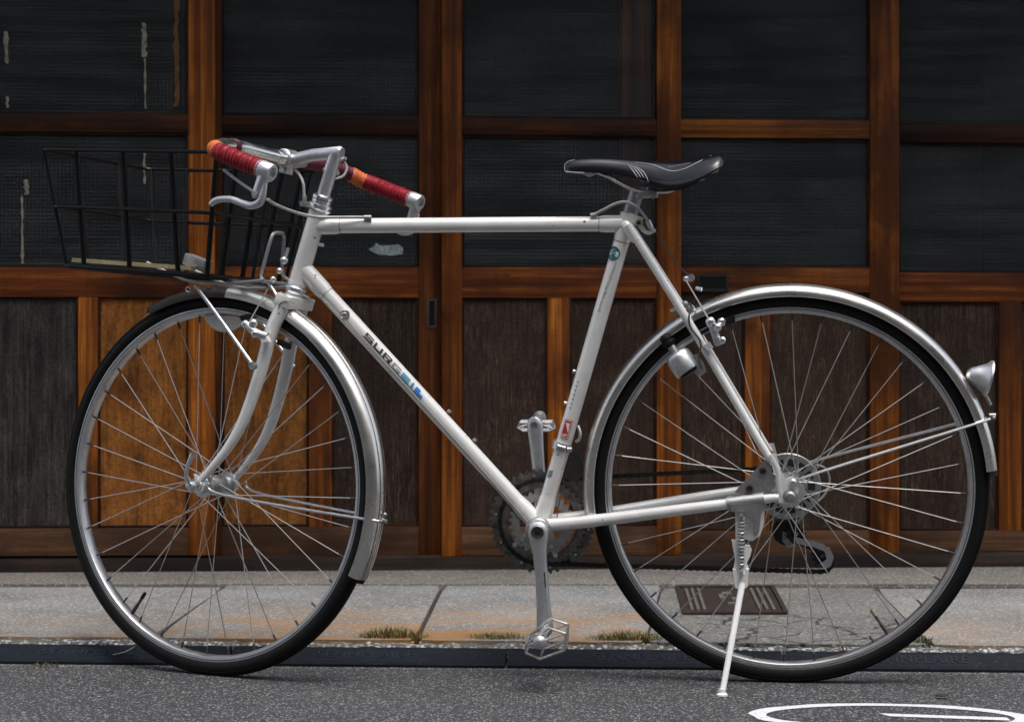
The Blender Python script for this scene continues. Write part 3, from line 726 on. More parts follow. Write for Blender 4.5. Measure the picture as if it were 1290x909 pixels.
# --- frame
HT_T, HT_B = B(401.6, 266), B(374.2, 359.5)
TT0, TT1 = B(397, 284.7), B(788, 281.8)
DT0, DT1 = B(381, 337), B(680.1, 662.7)
ST_B, ST_T = B(680.1, 662.7), B(793.2, 269)
BB = ST_B.copy()
bm = BMx()
cyl(bm, HT_B, HT_T, .0163, seg=24)
for a_, b_ in ((0, .05), (.93, 1.0)):
    cyl(bm, HT_B.lerp(HT_T, a_), HT_B.lerp(HT_T, b_), .0176, seg=24)
cyl(bm, TT0, TT1, .0133, seg=20); cyl(bm, DT0, DT1, .0142, seg=20); cyl(bm, ST_B, ST_T, .0140, seg=20)
# lugs: short sleeves tapering off
def lug(a, b, r, l):
    d = (b-a).normalized(); tube(bm, [a, a+d*l*.8, a+d*l], [r+.0020, r+.0018, r+.0003], 20)
lug(TT0, TT1, .0133, .045); lug(TT1, TT0, .0133, .045); lug(DT0, DT1, .0142, .062); lug(DT1, DT0, .0142, .06); lug(ST_T, ST_B, .0140, .05); lug(ST_B, ST_T, .0140, .055)
cyl(bm, BB-VN*.034, BB+VN*.034, .0205, seg=28)
RD = Vector((-.004, .066, .342))
for s in (1, -1):
    m = lambda p: Vector((p.x, abs(p.y)*s, p.z))
    # seat stays
    a, b, c, d_ = B(791, 283.5, .017), B(870, 409.8, .036), B(961, 563.3, .057), B(972, 579, .060)
    tube(bm, [m(p) for p in smooth_path([a, b, c, d_], 5)], [.0076, .0074, .0068, .0060], 14)
    e = B(787, 281, .0155); f_ = B(797, 296, .0185)
    dd = (f_-e).normalized()
    tube(bm, [m(e-dd*.004), m(e), m(e.lerp(f_, .5)), m(f_+dd*.006), m(f_+dd*.012)], [.002, .0075, .0092, .0088, .0074], 14, flat=(VN, .55))
    # chain stays
    P = [B(690, 661, .022), B(755, 654.7, .030), B(880, 638.8, .050), B(960, 628.5, .060), B(981, 626.3, .062)]
    tube(bm, [m(p) for p in smooth_path(P, 5)], [.0115, .0110, .0098, .0080, .0065], 16)
    # dropout with eyelet
    P = [B(x, y, .062) for x, y in ((969, 572), (978, 571), (983, 590), (990, 603), (999, 600), (1006, 606), (1004, 616), (1001.5, 629), (995, 635), (985, 633), (974, 630), (974, 624), (983, 620), (981, 606), (974, 592))]
    plate(bm, [m(p) for p in P], VN, .006)
    P = [B(x, y, .0625) for x, y in ((970, 573), (979, 590), (982, 612), (984, 624))]
    tube(bm, [m(p) for p in smooth_path(P, 4)], [.006, .0062, .005, .005], 10, flat=(VN, .6))
# bridges
a = B(868, 404, .03); tube(bm, [Vector((a.x, -.034, a.z)), Vector((a.x, .034, a.z))], .006, 10)
a = B(735, 657, .028); tube(bm, [Vector((a.x, -.028, a.z)), Vector((a.x, .028, a.z))], .006, 10)
frame = part('frame', bm, 'paint')
# dark lug outlines and small fittings
def sub(name, bm, mt, parent, **k): return part(name, bm, mt, parent, **k)
bm = BMx()
def ring_at(bm, p, d, r, w=.0012, seg=20): d = d.normalized(); tube(bm, [p-d*w, p+d*w], r, seg)
hd = (HT_T-HT_B)
bm2 = BMx()
a = B(434, 397, .0145); turn(bm2, [(0, .006), (.004, .006), (.0055, .005), (.0062, .0), (.0090, .0), (.0095, -.002), (.0095, -.010)], a, VN, 20)
sub('shifter_boss', bm2, 'chrome', frame)
for px, py in ((565, 519), (597, 555)):
    bm2 = BMx(); a = B(px, py, 0); cyl(bm2, a, a+Vector((-.6, 0, .75)).normalized()*.0045, .0034, seg=10); sub('bottle_boss', bm2, 'alloy', frame)
bm2 = BMx(); a = B(402, 308, 0); cyl(bm2, a+Vector((0, 0, 0)), a+Vector((-.008, .003, -.001)), .0032, seg=10); sub('pump_peg', bm2, 'paint', frame)
for k, (px, py) in enumerate(((724.5, 468), (713.5, 508))):
    bm2 = BMx(); a = B(px, py, 0); cyl(bm2, a, a+Vector((.9, 0, .3))*.0045, .0034, seg=10); sub('bottle_boss', bm2, 'alloy', frame)
# thin dark rings along the lug edges
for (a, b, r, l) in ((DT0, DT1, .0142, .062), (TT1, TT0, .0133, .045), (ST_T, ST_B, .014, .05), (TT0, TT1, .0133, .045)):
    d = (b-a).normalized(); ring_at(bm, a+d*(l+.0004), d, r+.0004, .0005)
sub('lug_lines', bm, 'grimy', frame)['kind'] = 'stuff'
# seat lug binder
bm = BMx(); a = B(799, 277, 0); cyl(bm, a+VN*.012, a-VN*.012, .0085, seg=16); cyl(bm, B(800, 270, 0), B(796, 280, 0), .0158, seg=20); sub('seat_lug', bm, 'paint', frame)
bm = BMx(); a = B(805, 280.5, .0); turn(bm, [(.0035, .0145), (.0062, .0145), (.0066, .012), (.0066, -.014), (0, -.014)], a, VN, 16); sub('binder_bolt', bm, 'gold', frame)
bm = BMx(); a = B(805, 280.5, .0); cyl(bm, a+VN*.0130, a+VN*.0147, .0033, seg=6); sub('bolt_socket', bm, 'black_plastic', frame)
bm = BMx(); P = [B(806, 284, 0), B(812, 291, 0), B(818, 293, 0), B(822, 290, 0)]; tube(bm, smooth_path(P, 4), [.0045, .004, .004, .003], 10); sub('cable_hanger', bm, 'paint', frame)

# --- decals: thin print on the tubes
def tube_patch(name, mt, p0, p1, r, rects, off=.0006, parent=frame):
    d = (p1-p0).normalized(); x = (VN-d*VN.dot(d)).normalized(); y = d.cross(x); bm = BMx()
    for s0, s1, h0, h1, sk in rects:                      # s: metres along, h: metres across (0 = facing side)
        n = 4; row = []
        for i in range(n+1):
            h = h0+(h1-h0)*i/n; t = h/r; o = (x*math.cos(t)+y*math.sin(t))*(r+off)
            row.append((bm.verts.new(p0+d*(s0+sk*h)+o), bm.verts.new(p0+d*(s1+sk*h)+o)))
        for a, b in zip(row, row[1:]): bm.faces.new((a[0], a[1], b[1], b[0]))
    return part(name, bm, mt, parent)
def along(p0, p1, px, py): # metre position of the image point along the tube
    d = (p1-p0).normalized(); return (B(px, py, 0)-p0).dot(d)
GL = {'S': [(0, 1, .8, 1), (0, .22, .5, .8), (0, 1, .4, .58), (.78, 1, .15, .4), (0, 1, 0, .2)],
      'U': [(0, .22, .1, 1), (.78, 1, .1, 1), (.1, .9, 0, .2)], 'R': [(0, .22, 0, 1), (.22, 1, .8, 1), (.78, 1, .5, .8), (.22, .9, .38, .55), (.6, .95, 0, .38)],
      'G': [(0, .22, .1, .9), (.1, 1, .8, 1), (.1, 1, 0, .2), (.78, 1, .2, .5), (.5, 1, .38, .52)],
      'E': [(0, .3, 0, 1), (.3, 1, .72, 1), (.3, .95, .4, .62), (.3, 1, 0, .3)], 'I': [(.2, .8, 0, 1)], 'L': [(0, .55, 0, 1), (.5, 1, 0, .45)]}
sA, sB = along(DT0, DT1, 459, 424), along(DT0, DT1, 531, 502)
word = [('S', 'ink', 1), ('U', 'ink', 1), ('R', 'ink', 1), ('G', 'ink_grey', 1), ('E', 'blue_pale', 1), ('I', 'blue', .35), ('L', 'blue', 1)]
tot = sum(w for _, _, w in word)+.22*(len(word)-1); unit = (sB-sA)/tot; s = sA
# sign of h: +h is up on the picture side or down - measured once from the geometry
_d = (DT1-DT0).normalized(); _x = (VN-_d*VN.dot(_d)).normalized(); UPH = 1 if _d.cross(_x).z > 0 else -1
for ch, mt, w in word:
    rc = []
    for (a, b, c, d) in GL[ch]:
        rc.append((s+a*unit*w, s+b*unit*w, UPH*(.0005+.0098*c), UPH*(.0005+.0098*d), -.18*UPH))
    tube_patch('decal_letter', mt, DT0, DT1, .0142, rc); s += (w+.22)*unit
tube_patch('decal_line', 'ink', DT0, DT1, .0142, [(sA-.004, sB+.001, -UPH*.0014, -UPH*.0002, 0)])
# seat tube: teal round sticker, script, faded word, red sticker, scrap
_d = (ST_T-ST_B).normalized(); _x = (VN-_d*VN.dot(_d)).normalized(); _y = _d.cross(_x); HL = 1 if _y.x > 0 else -1   # +u is left in the picture
def disc_patch(name, mt, s, h, rr, r=.0140, off=.0007):
    bm = BMx(); n = 20; vs = []
    cv = bm.verts.new(ST_B+_d*s+(_x*math.cos(h/r)+_y*math.sin(h/r))*(r+off))
    for i in range(n):
        a = 2*math.pi*i/n; hh = h+rr*math.cos(a); t = hh/r
        vs.append(bm.verts.new(ST_B+_d*(s+rr*math.sin(a))+(_x*math.cos(t)+_y*math.sin(t))*(r+off)))
    for i in range(n): bm.faces.new((cv, vs[i], vs[(i+1) % n]))
    return part(name, bm, mt, frame)
sm = along(ST_B, ST_T, 771, 318); disc_patch('round_sticker', 'teal', sm, HL*.0085, .0125)
tube_patch('sticker_print', 'tealish', ST_B, ST_T, .0140, [(sm+.005, sm+.0075, HL*.005, HL*.012, 0), (sm-.0015, sm+.0025, HL*.003, HL*.013, 0), (sm-.0085, sm-.0068, HL*.006, HL*.012, 0)], off=.0012)
random.seed(11); rc = []; s0_, s1_ = along(ST_B, ST_T, 758, 391), along(ST_B, ST_T, 775, 329); k = 34
for i in range(k):
    a = s0_+(s1_-s0_)*i/k; hh = HL*(.0045-.006*(i/k))
    rc.append((a, a+random.uniform(.0008, .0016), hh-.0012-random.uniform(0, .0018), hh+.0008+random.uniform(0, .0014)*(1 if i not in (0, 12, 22) else 2.2), .3))
tube_patch('script_decal', 'ink_grey', ST_B, ST_T, .0140, rc)
rc = []; s0_, s1_ = along(ST_B, ST_T, 716, 512), along(ST_B, ST_T, 726, 474)
for i in range(7):
    a = s0_+(s1_-s0_)*i/7; rc.append((a, a+.0035, HL*.004, HL*.0055, .2)); rc.append((a+.0022, a+.0036, HL*.0055, HL*.0085, .2))
tube_patch('faded_word', 'mauve', ST_B, ST_T, .0140, rc)
s0_, s1_ = along(ST_B, ST_T, 707, 549.5), along(ST_B, ST_T, 713, 526)
hw = .0075; hc = HL*.002
tube_patch('red_sticker', 'red', ST_B, ST_T, .0140, [(s0_, s1_, hc-hw, hc+hw, 0)])
L_ = s1_-s0_; rc = [(s0_+.0012, s0_+.0022, hc-hw*.86, hc+hw*.86, 0), (s1_-.0022, s1_-.0012, hc-hw*.86, hc+hw*.86, 0), (s0_+.0012, s1_-.0012, hc-hw*.86, hc-hw*.74, 0), (s0_+.0012, s1_-.0012, hc+hw*.74, hc+hw*.86, 0)]
for i in range(8): rc.append((s0_+L_*(.36+.06*i), s0_+L_*(.36+.06*(i+1)), hc+HL*hw*(-.6+.02*i), hc+HL*hw*(-.45+.13*i), 0))
for i in range(4): rc.append((s0_+L_*.12, s0_+L_*.28, hc+hw*(-.55+.3*i), hc+hw*(-.4+.3*i), .3))
tube_patch('sticker_print', 'white', ST_B, ST_T, .0140, rc, off=.0012)
sm = along(ST_B, ST_T, 692, 592); tube_patch('torn_sticker', 'ink_grey', ST_B, ST_T, .0140, [(sm-.006, sm+.006, HL*.004, HL*.0125, .4)])
tube_patch('sticker_print', 'tealish', ST_B, ST_T, .0140, [(sm-.002, sm+.003, HL*.006, HL*.010, .4)], off=.0012)

# --- headset
def ax_turn(prof, z0, seg=24): 
    bm = BMx(); turn(bm, prof, FB((0, 0, z0)), AX, seg); return bm
a_t = (HT_T-A1).dot(AX); a_b = (HT_B-A1).dot(AX)
part('upper_headset', ax_turn([(.0165, 0), (.0205, .001), (.0215, .004), (.0185, .006), (.0185, .008), (.0205, .0085), (.0205, .0125), (.016, .014), (.0175, .015), (.0175, .0205), (.015, .0215), (.0185, .022), (.0185, .027), (.0155, .0285), (.0135, .030)], a_t), 'chrome')
part('lower_headset', ax_turn([(.0165, 0), (.0185, -.001), (.0205, -.004), (.0205, -.007), (.018, -.009), (.019, -.010), (.017, -.0135)], a_b), 'chrome')

# --- fork (steered)
bm = BMx()
cyl(bm, FB((0, 0, a_b-.012)), FB((0, 0, a_b-.04)), .0165, seg=20)
blade = [S(361, 371, .029), S(352, 394, .031), S(340.6, 421, .034), S(327.5, 470, .038), S(308, 525.7, .043), S(288.5, 561.5, .047), S(262.4, 594, .050), S(250.5, 606, .050)]
for s_ in (1, -1):
    P = [FB((p.x, p.y*s_, p.z)) for p in smooth_path(blade, 5)]
    tube(bm, P, [.0138, .0138, .0136, .0128, .0112, .0092, .0070, .0058], 16, flat=(QF, .72))
# crown: a boxy forging with a flat top
cb = BMx(); e_c = blade[0].x
box(cb, -.0165, .0150, -.0405, .0405, a_b-.0400, a_b-.0175, .004)
for v in cb.verts:
    v.co.x += e_c*(.9 if abs(v.co.y) < .02 else 1.0); v.co = FB(v.co)
me_ = bpy.data.meshes.new('tmp'); cb.to_mesh(me_); cb.free(); bm.from_mesh(me_); bpy.data.meshes.remove(me_)
fork = part('fork', bm, 'paint')
bm = BMx()
for s_ in (1, -1):
    e = S(248, 607, .050); q_ = .050*s_; o_ = FAX_S
    P = [(e.x+.010, q_, e.z+.012), (e.x-.004, q_, e.z+.010), (o_.x-.011, q_, o_.z+.004), (o_.x-.010, q_, o_.z-.009), (o_.x, q_, o_.z-.012), (o_.x+.010, q_, o_.z-.008), (o_.x+.012, q_, o_.z+.006)]
    plate(bm, [FB(p) for p in P], QF, .005)
sub('dropouts', bm, 'paint', fork)['kind'] = 'stuff'
# curved lug edge on the crown
bm = BMx(); tube(bm, smooth_path([SB(350, 389, .0405), SB(353, 382, .0415), SB(360, 379, .0415), SB(368, 381, .0405)], 4), .0007, 6); sub('crown_edge', bm, 'grimy', fork)

# --- wheels
def wheel(name, MX, near_fl, far_fl, rfl, phase, label, valve_a, hub_prof, hub_mat, seed):
    random.seed(seed)
    bm = BMx()
    prof = [(.3215, .0112), (.3190, .0122), (.3125, .0118), (.3090, .0112), (.3070, .0085), (.3064, .0), (.3070, -.0085), (.3090, -.0112), (.3125, -.0118), (.3190, -.0122), (.3215, -.0112), (.318, -.0095), (.316, 0), (.318, .0095)]
    arc_sweep(bm, prof, 0, 2*math.pi, 128, full=True)
    w = part(name, bm, 'rim', label=label); w.matrix_local = MX
    bm = BMx()
    for y_ in (.0119, -.0119): tube(bm, [Vector((.3145*math.cos(2*math.pi*i/96), y_, .3145*math.sin(2*math.pi*i/96))) for i in range(96)], .0007, 5, closed=True)
    part('rim_groove', bm, 'dark_steel', w)['kind'] = 'stuff'
    bm = BMx(); prof = []
    for i in range(17):
        t = R(-148+296*i/16); rr = .0156+(.0008*math.cos(t)**6)
        prof.append((.3275+rr*math.cos(t), rr*math.sin(t)))
    # fine ribs on the sidewall
    arc_sweep(bm, prof+[(.317, .006), (.317, -.006)], 0, 2*math.pi, 144, full=True)
    for y_ in (.0135, .0115, .0085):
        for s_ in (1, -1):
            r_ = .3275+math.sqrt(max(.0158**2-y_*y_, 0))
            tube(bm, [Vector(((r_)*math.cos(2*math.pi*i/96), s_*y_, r_*math.sin(2*math.pi*i/96))) for i in range(96)], .0009, 5, closed=True)
    part('tyre', bm, 'rubber', w)
    bm = BMx(); turn(bm, hub_prof, (0, 0, 0), VN, 24); part('hub', bm, hub_mat, w)
    for s_, fl, in ((1, near_fl), (-1, far_fl)):
        bm = BMx(); y = fl*s_
        turn(bm, [(.010, y-.0014), (rfl+.004, y-.0014), (rfl+.0045, y), (rfl+.004, y+.0014), (.010, y+.0014)], (0, 0, 0), VN, 28); part('hub_flange', bm, hub_mat, w)
    meshes = {}
    for i in range(36):
        s_ = 1 if i % 2 == 0 else -1; lead = 1 if (i//2) % 2 == 0 else -1
        ta = R(i*10+phase); ha = ta+R(62)*lead; fl = near_fl if s_ > 0 else far_fl
        h = Vector((rfl*math.cos(ha), s_*(fl+.0012*lead), rfl*math.sin(ha))); rm = Vector((.3066*math.cos(ta), s_*.002, .3066*math.sin(ta)))
        L = (rm-h).length; key = round(L, 4)
        if key not in meshes:
            b_ = BMx(); tube(b_, [(0, 0, 0), (0, 0, L-.010)],   .00090, 6); tube(b_, [(0, 0, L-.013), (0, 0, L+.001)], .0019, 6)
            sp = obj('spoke', b_, M['spoke'], w); meshes[key] = sp.data; sp.data.materials.append(M['dark_steel'])
            for p in sp.data.polygons:
                if p.center.z > L-.0135: p.material_index = 1
        else:
            sp = bpy.data.objects.new('spoke', meshes[key]); C.objects.link(sp); sp.parent = w
        sp.matrix_local = Matrix.Translation(h) @ (rm-h).to_track_quat('Z', 'Y').to_matrix().to_4x4()
    q_ = MX.inverted() @ (SB(166.5, 776, 0) if valve_a else B(1117, 796, 0)); d = Vector((q_.x, 0, q_.z)).normalized()
    bm = BMx(); turn(bm, [(0, .268), (.0026, .268), (.0028, .285), (.0036, .286), (.0036, .306), (0, .306)], (0, 0, 0), d, 10); vl = part('valve', bm, 'dark_steel', w)
    bm = BMx(); turn(bm, [(0, .255), (.0028, .256), (.0034, .259), (.0034, .269), (0, .269)], (0, 0, 0), d, 10); part('valve_cap', bm, 'black_plastic' if valve_a else 'gold', w)
    return w
MXF = Matrix(((EF.x, QF.x, AX.x, FAX.x), (EF.y, QF.y, AX.y, FAX.y), (EF.z, QF.z, AX.z, FAX.z), (0, 0, 0, 1)))
WF = wheel('wheel', MXF, .034, .034, .0185, 4, 'front wheel turned away from the camera, clear reflector among its spokes', True,
           [(0, .052), (.005, .052), (.007, .046), (.012, .040), (.0145, .034), (.0105, .028), (.0095, 0), (.0105, -.028), (.0145, -.034), (.012, -.040), (.007, -.046), (.005, -.052), (0, -.052)], 'alloy', 3)
MXR = Matrix.Translation(RAX)
WR = wheel('wheel', MXR, .034, .022, .022, 1, 'back wheel with spoke guard disc and sprockets', None,
           [(0, .060), (.005, .060), (.008, .052), (.014, .044), (.018, .036), (.016, .030), (.014, .024), (.014, -.018), (.018, -.026), (.010, -.040), (.006, -.058), (0, -.058)], 'alloy', 5)
# hub barrel seen between the fork ends
bm = BMx(); turn(bm, [(.011, .024), (.0165, .016), (.0172, 0), (.0165, -.016), (.011, -.024)], (0, 0, 0), VN, 24); part('hub_barrel', bm, 'dull', WF)
# clear half-moon reflector in the front wheel
rl = (FI @ B(263, 402, 0)); 
r0 = (MXF.inverted() @ B(263, 404, 0)); ang = math.atan2(r0.z, r0.x); bm = BMx(); pts = []
for i in range(13):
    t = ang+R(-8.5+17*i/12); pts.append(Vector((.3045*math.cos(t), .0, .3045*math.sin(t))))
for i in range(9):
    t = ang+R(8.5-17*(i+1)/10); rr = .3045-.030*math.sin(math.pi*(i+1)/10)**.7; pts.append(Vector((rr*math.cos(t), 0, rr*math.sin(t))))
plate(bm, pts, VN, .011); part('reflector', bm, 'clear', WF, False, label='clear half-moon reflector at the top of the front wheel')
# quick release on the front hub
bm = BMx(); o_ = FAX_S; q0 = o_.y
cyl(bm, FB((o_.x, q0+.058, o_.z)), FB((o_.x, q0-.066, o_.z)), .0045, seg=12)
turn(bm, [(.0, .060), (.008, .060), (.0095, .063), (.0095, .072), (.007, .077), (0, .079)], FAX, QF, 18)
turn(bm, [(0, -.066), (.006, -.066), (.0085, -.060), (.0085, -.056), (0, -.056)], FAX, QF, 16)
turn(bm, [(.0, .050), (.008, .050), (.008, .056), (0, .056)], FAX, QF, 6)
qr = part('quick_release', bm, 'chrome')
bm = BMx(); P = [S(239, 612, q0+.074), S(234.5, 600, q0+.078), S(236, 588, q0+.082), S(240, 578, q0+.084), S(243, 571, q0+.085)]
tube(bm, [FB(p) for p in smooth_path(P, 5)], [.0058, .0045, .0042, .0050, .0058], 12, flat=(QF, .6)); part('lever', bm, 'chrome', qr)

# rear: spoke guard, sprockets, axle nut
bm = BMx(); n_ = 40
def guard(bm):
    y = -.030; rings = []
    for r_ in (.020, .032, .036, .0485, .052, .0575, .0590):
        rings.append([bm.verts.new(RAX+Vector((r_*math.cos(2*math.pi*i/n_), y-(.0015 if r_ > .058 else 0), r_*math.sin(2*math.pi*i/n_)))) for i in range(n_)])
    for j, (a, b) in enumerate(zip(rings, rings[1:])):
        for i in range(n_):
            if j == 2 and i % 3 != 0: continue       # slots
            bm.faces.new((a[i], a[(i+1) % n_], b[(i+1) % n_], b[i]))
    r = bmesh.ops.solidify(bm, geom=bm.faces[:], thickness=.0014)
guard(bm); part('spoke_guard', bm, 'alloy')
bm = BMx()
def sprocket(bm, r, y, teeth, th=.0022, axis_o=RAX, r_in=.012, depth=.004):
    n = teeth*4; o = []
    for i in range(n):
        t = 2*math.pi*i/n; k = i % 4; rr = r+(depth if k in (1, 2) else -depth*.35); tt = t
        o.append((rr*math.cos(tt), rr*math.sin(tt)))
    top = [bm.verts.new(axis_o+Vector((x*(1 if 1 else 1), y+th/2, z))) for x, z in o]; bot = [bm.verts.new(axis_o+Vector((x, y-th/2, z))) for x, z in o]
    it = [bm.verts.new(axis_o+Vector((r_in*math.cos(2*math.pi*i/n), y+th/2, r_in*math.sin(2*math.pi*i/n)))) for i in range(n)]
    ib = [bm.verts.new(axis_o+Vector((r_in*math.cos(2*math.pi*i/n), y-th/2, r_in*math.sin(2*math.pi*i/n)))) for i in range(n)]
    for i in range(n):
        j = (i+1) % n
        bm.faces.new((top[i], top[j], it[j], it[i])); bm.faces.new((bot[i], ib[i], ib[j], bot[j])); bm.faces.new((top[i], bot[i], bot[j], top[j])); bm.faces.new((it[i], it[j], ib[j], ib[i]))
for i, (tt, r_) in enumerate(((28, .0545), (24, .0475), (20, .0405), (17, .0345), (14, .0290))):
    bm = BMx(); sprocket(bm, r_-.004, -.034-.0053*i, tt); part('sprocket', bm, 'dark_steel', smooth=False)
an = B(995.3, 624.7, .068)
bm = BMx(); turn(bm, [(0, .0), (.012, 0), (.012, .004), (.0095, .005), (.0095, .012), (.0065, .0155), (0, .0165)], Vector((an.x, .064, an.z)), VN, 18); part('axle_nut', bm, 'dull')
bm = BMx(); a = B(999, 607, .066); turn(bm, [(0, 0), (.0062, 0), (.0062, .006), (.004, .0085), (0, .009)], Vector((a.x, .0652, a.z)), VN, 12); part('eyelet_bolt', bm, 'alloy')

# --- mudguards
FP = [(-.0235, .3345), (-.0232, .339), (-.0215, .3450), (-.0165, .3500), (-.0110, .3525), (-.0085, .3530), (-.0070, .3522), (-.0055, .3536), (0, .3545), (.0055, .3536), (.0070, .3522), (.0085, .3530), (.0110, .3525), (.0165, .3500), (.0215, .3450), (.0232, .339), (.0235, .3345)]
FP_IN = [(y*.955, r_-.0013) for y, r_ in FP]
FPROF = [(r_+.003, y) for y, r_ in FP]+[(r_+.003, y) for y, r_ in FP_IN[::-1]]
def ang_of(p, MI): q = MI @ p; return math.atan2(q.z, q.x)
MRI, MFI = MXR.inverted(), MXF.inverted()
a0 = ang_of(B(728, 648, 0), MRI); a1 = ang_of(B(1257, 590, 0), MRI)
if a1 < a0: a1 += 2*math.pi
bm = BMx(); arc_sweep(bm, FPROF, a0, a1, 90, Matrix.Translation(RAX)); rf = part('mudguard', bm, 'fender', label='rear mudguard')
for y_ in (.0072, -.0072):
    bm = BMx(); tube(bm, [RAX+Vector((.3528*math.cos(a0+(a1-a0)*i/90), y_, .3528*math.sin(a0+(a1-a0)*i/90)))+Vector((.0030*math.cos(a0+(a1-a0)*i/90), 0, .0030*math.sin(a0+(a1-a0)*i/90))) for i in range(91)], .0009, 5); part('groove_line', bm, 'dark_steel', rf)
# dark flap at its end
bm = BMx(); arc_sweep(bm, [(.341, .021), (.354, .010), (.3575, 0), (.354, -.010), (.341, -.021), (.339, -.021), (.352, -.010), (.3555, 0), (.352, .010), (.339, .021)], a1-.004, a1+.030, 5, Matrix.Translation(RAX)); part('mudguard_lip', bm, 'black_plastic', rf)
f00 = ang_of(SB(196, 381, 0), MFI); f0 = ang_of(SB(297, 362, 0), MFI); f1 = ang_of(SB(457, 727, .0), MFI)
if f1 < f0: f1 += 2*math.pi
fA = f0
bm = BMx(); arc_sweep(bm, FPROF, f0, f1, 90, MXF); ff = part('mudguard', bm, 'fender', label='front mudguard')
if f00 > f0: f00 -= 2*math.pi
bm = BMx(); arc_sweep(bm, [(r_-.0012, y*.97) for r_, y in FPROF], f00, f0+.02, 40, MXF); part('mudguard_tip', bm, 'shaded_guard', ff, label='front section of the mudguard, basket shade put into its dark colour')  # shade and dark reflections on the silver guard put into its colour
bm = BMx(); tube(bm, smooth_path([SB(294, 362, .01), SB(293, 366, .012), SB(297, 368, .012), SB(300, 364, .01)], 3), .0012, 6); part('tip_bolt', bm, 'dull', ff)
f0 = f00
bm = BMx(); arc_sweep(bm, [(.346, .014), (.3572, .006), (.359, 0), (.3572, -.006), (.346, -.014), (.344, -.013), (.3555, 0), (.344, .013)], f0-.035, f0+.01, 6, MXF); part('mudguard_lip', bm, 'black_plastic', ff)
bm = BMx(); arc_sweep(bm, [(.342, .021), (.354, .010), (.3575, 0), (.354, -.010), (.342, -.021), (.340, -.021), (.352, -.010), (.3555, 0), (.352, .010), (.340, .021)], f1-.004, f1+.022, 5, MXF); part('mudguard_lip', bm, 'black_plastic', ff)
for y_ in (.0072, -.0072):
    bm = BMx(); tube(bm, [MXF @ Vector((.3558*math.cos(fA+(f1-fA)*i/90), y_, .3558*math.sin(fA+(f1-fA)*i/90))) for i in range(91)], .0009, 5); part('groove_line', bm, 'dark_steel', ff)
# stays
def stay(name, P, r, mt, par, n=5):
    bm = BMx(); tube(bm, smooth_path(P, n), r, 8); return part(name, bm, mt, par)
def rim_pt(c, p, q, r=.337):                                # point on the guard's edge in line with p
    d = Vector((p.x-c.x, 0, p.z-c.z)).normalized()*r; return Vector((c.x+d.x, q, c.z+d.z))
for s_ in (1, -1):
    e0 = B(1000, 607, .066); ec = B(1249, 523, 0); pc = S(482, 655.5, 0); p0 = S(262, 608.5, .056)
    er = rim_pt(RAX, ec, .0255*s_); pr = rim_pt(FAX_S, pc, .0255*s_)
    P = [Vector((e0.x, .0665*s_, e0.z)), Vector((e0.x-.05, .064*s_, e0.z+.012*1.6)), er]
    Q = [FB((p0.x, .056*s_, p0.z)), FB((p0.x-.04, .053*s_, p0.z-.008)), FB(pr)]
    if s_ > 0: P += [rim_pt(RAX, ec, .018, .352), rim_pt(RAX, ec, .004, .3575)]; Q += [FB(rim_pt(FAX_S, pc, .018, .352)), FB(rim_pt(FAX_S, pc, .004, .3575))]
    stay('mudguard_stay', P, .0025, 'alloy', rf, 8); stay('mudguard_stay', Q, .0025, 'alloy', ff, 8)
bm = BMx(); a = B(1249, 523, 0); cyl(bm, Vector((a.x+.004, 0, a.z)), Vector((a.x-.007, 0, a.z)), .004, seg=10); ball(bm, B(1252, 526, .006), .0035, 8); part('stay_bolt', bm, 'dull', rf)
bm = BMx(); a = S(483, 655, 0); cyl(bm, FB((a.x+.004, 0, a.z)), FB((a.x-.007, 0, a.z)), .004, seg=10); ball(bm, SB(485, 648, .004), .004, 8); part('stay_bolt', bm, 'dull', ff)

# --- rear lamp / reflector on the mudguard
ta, tb = B(1222, 466, 0), B(1247, 475, 0)
axl = (B(1244, 474.5, 0)-B(1228, 471, 0)).normalized()
bm = BMx(); o_ = B(1243.5, 476, 0)
turn(bm, [(0, -.036), (.006, -.035), (.012, -.030), (.0175, -.018), (.0255, -.004), (.0300, .0), (.0315, .0022), (.0315, .0045), (.029, .0050)], o_, axl, 28); tl = part('tail_lamp', bm, 'alloy')
bm = BMx(); turn(bm, [(.0, .0075), (.015, .0068), (.0285, .0045), (.0285, .002), (0, .002)], o_, axl, 28); part('lens', bm, 'red_lens', tl)
bm = BMx(); tube(bm, [B(1236, 488, 0), B(1245, 504, 0), B(1248, 510, 0)], .003, 8); part('bracket', bm, 'dull', tl)

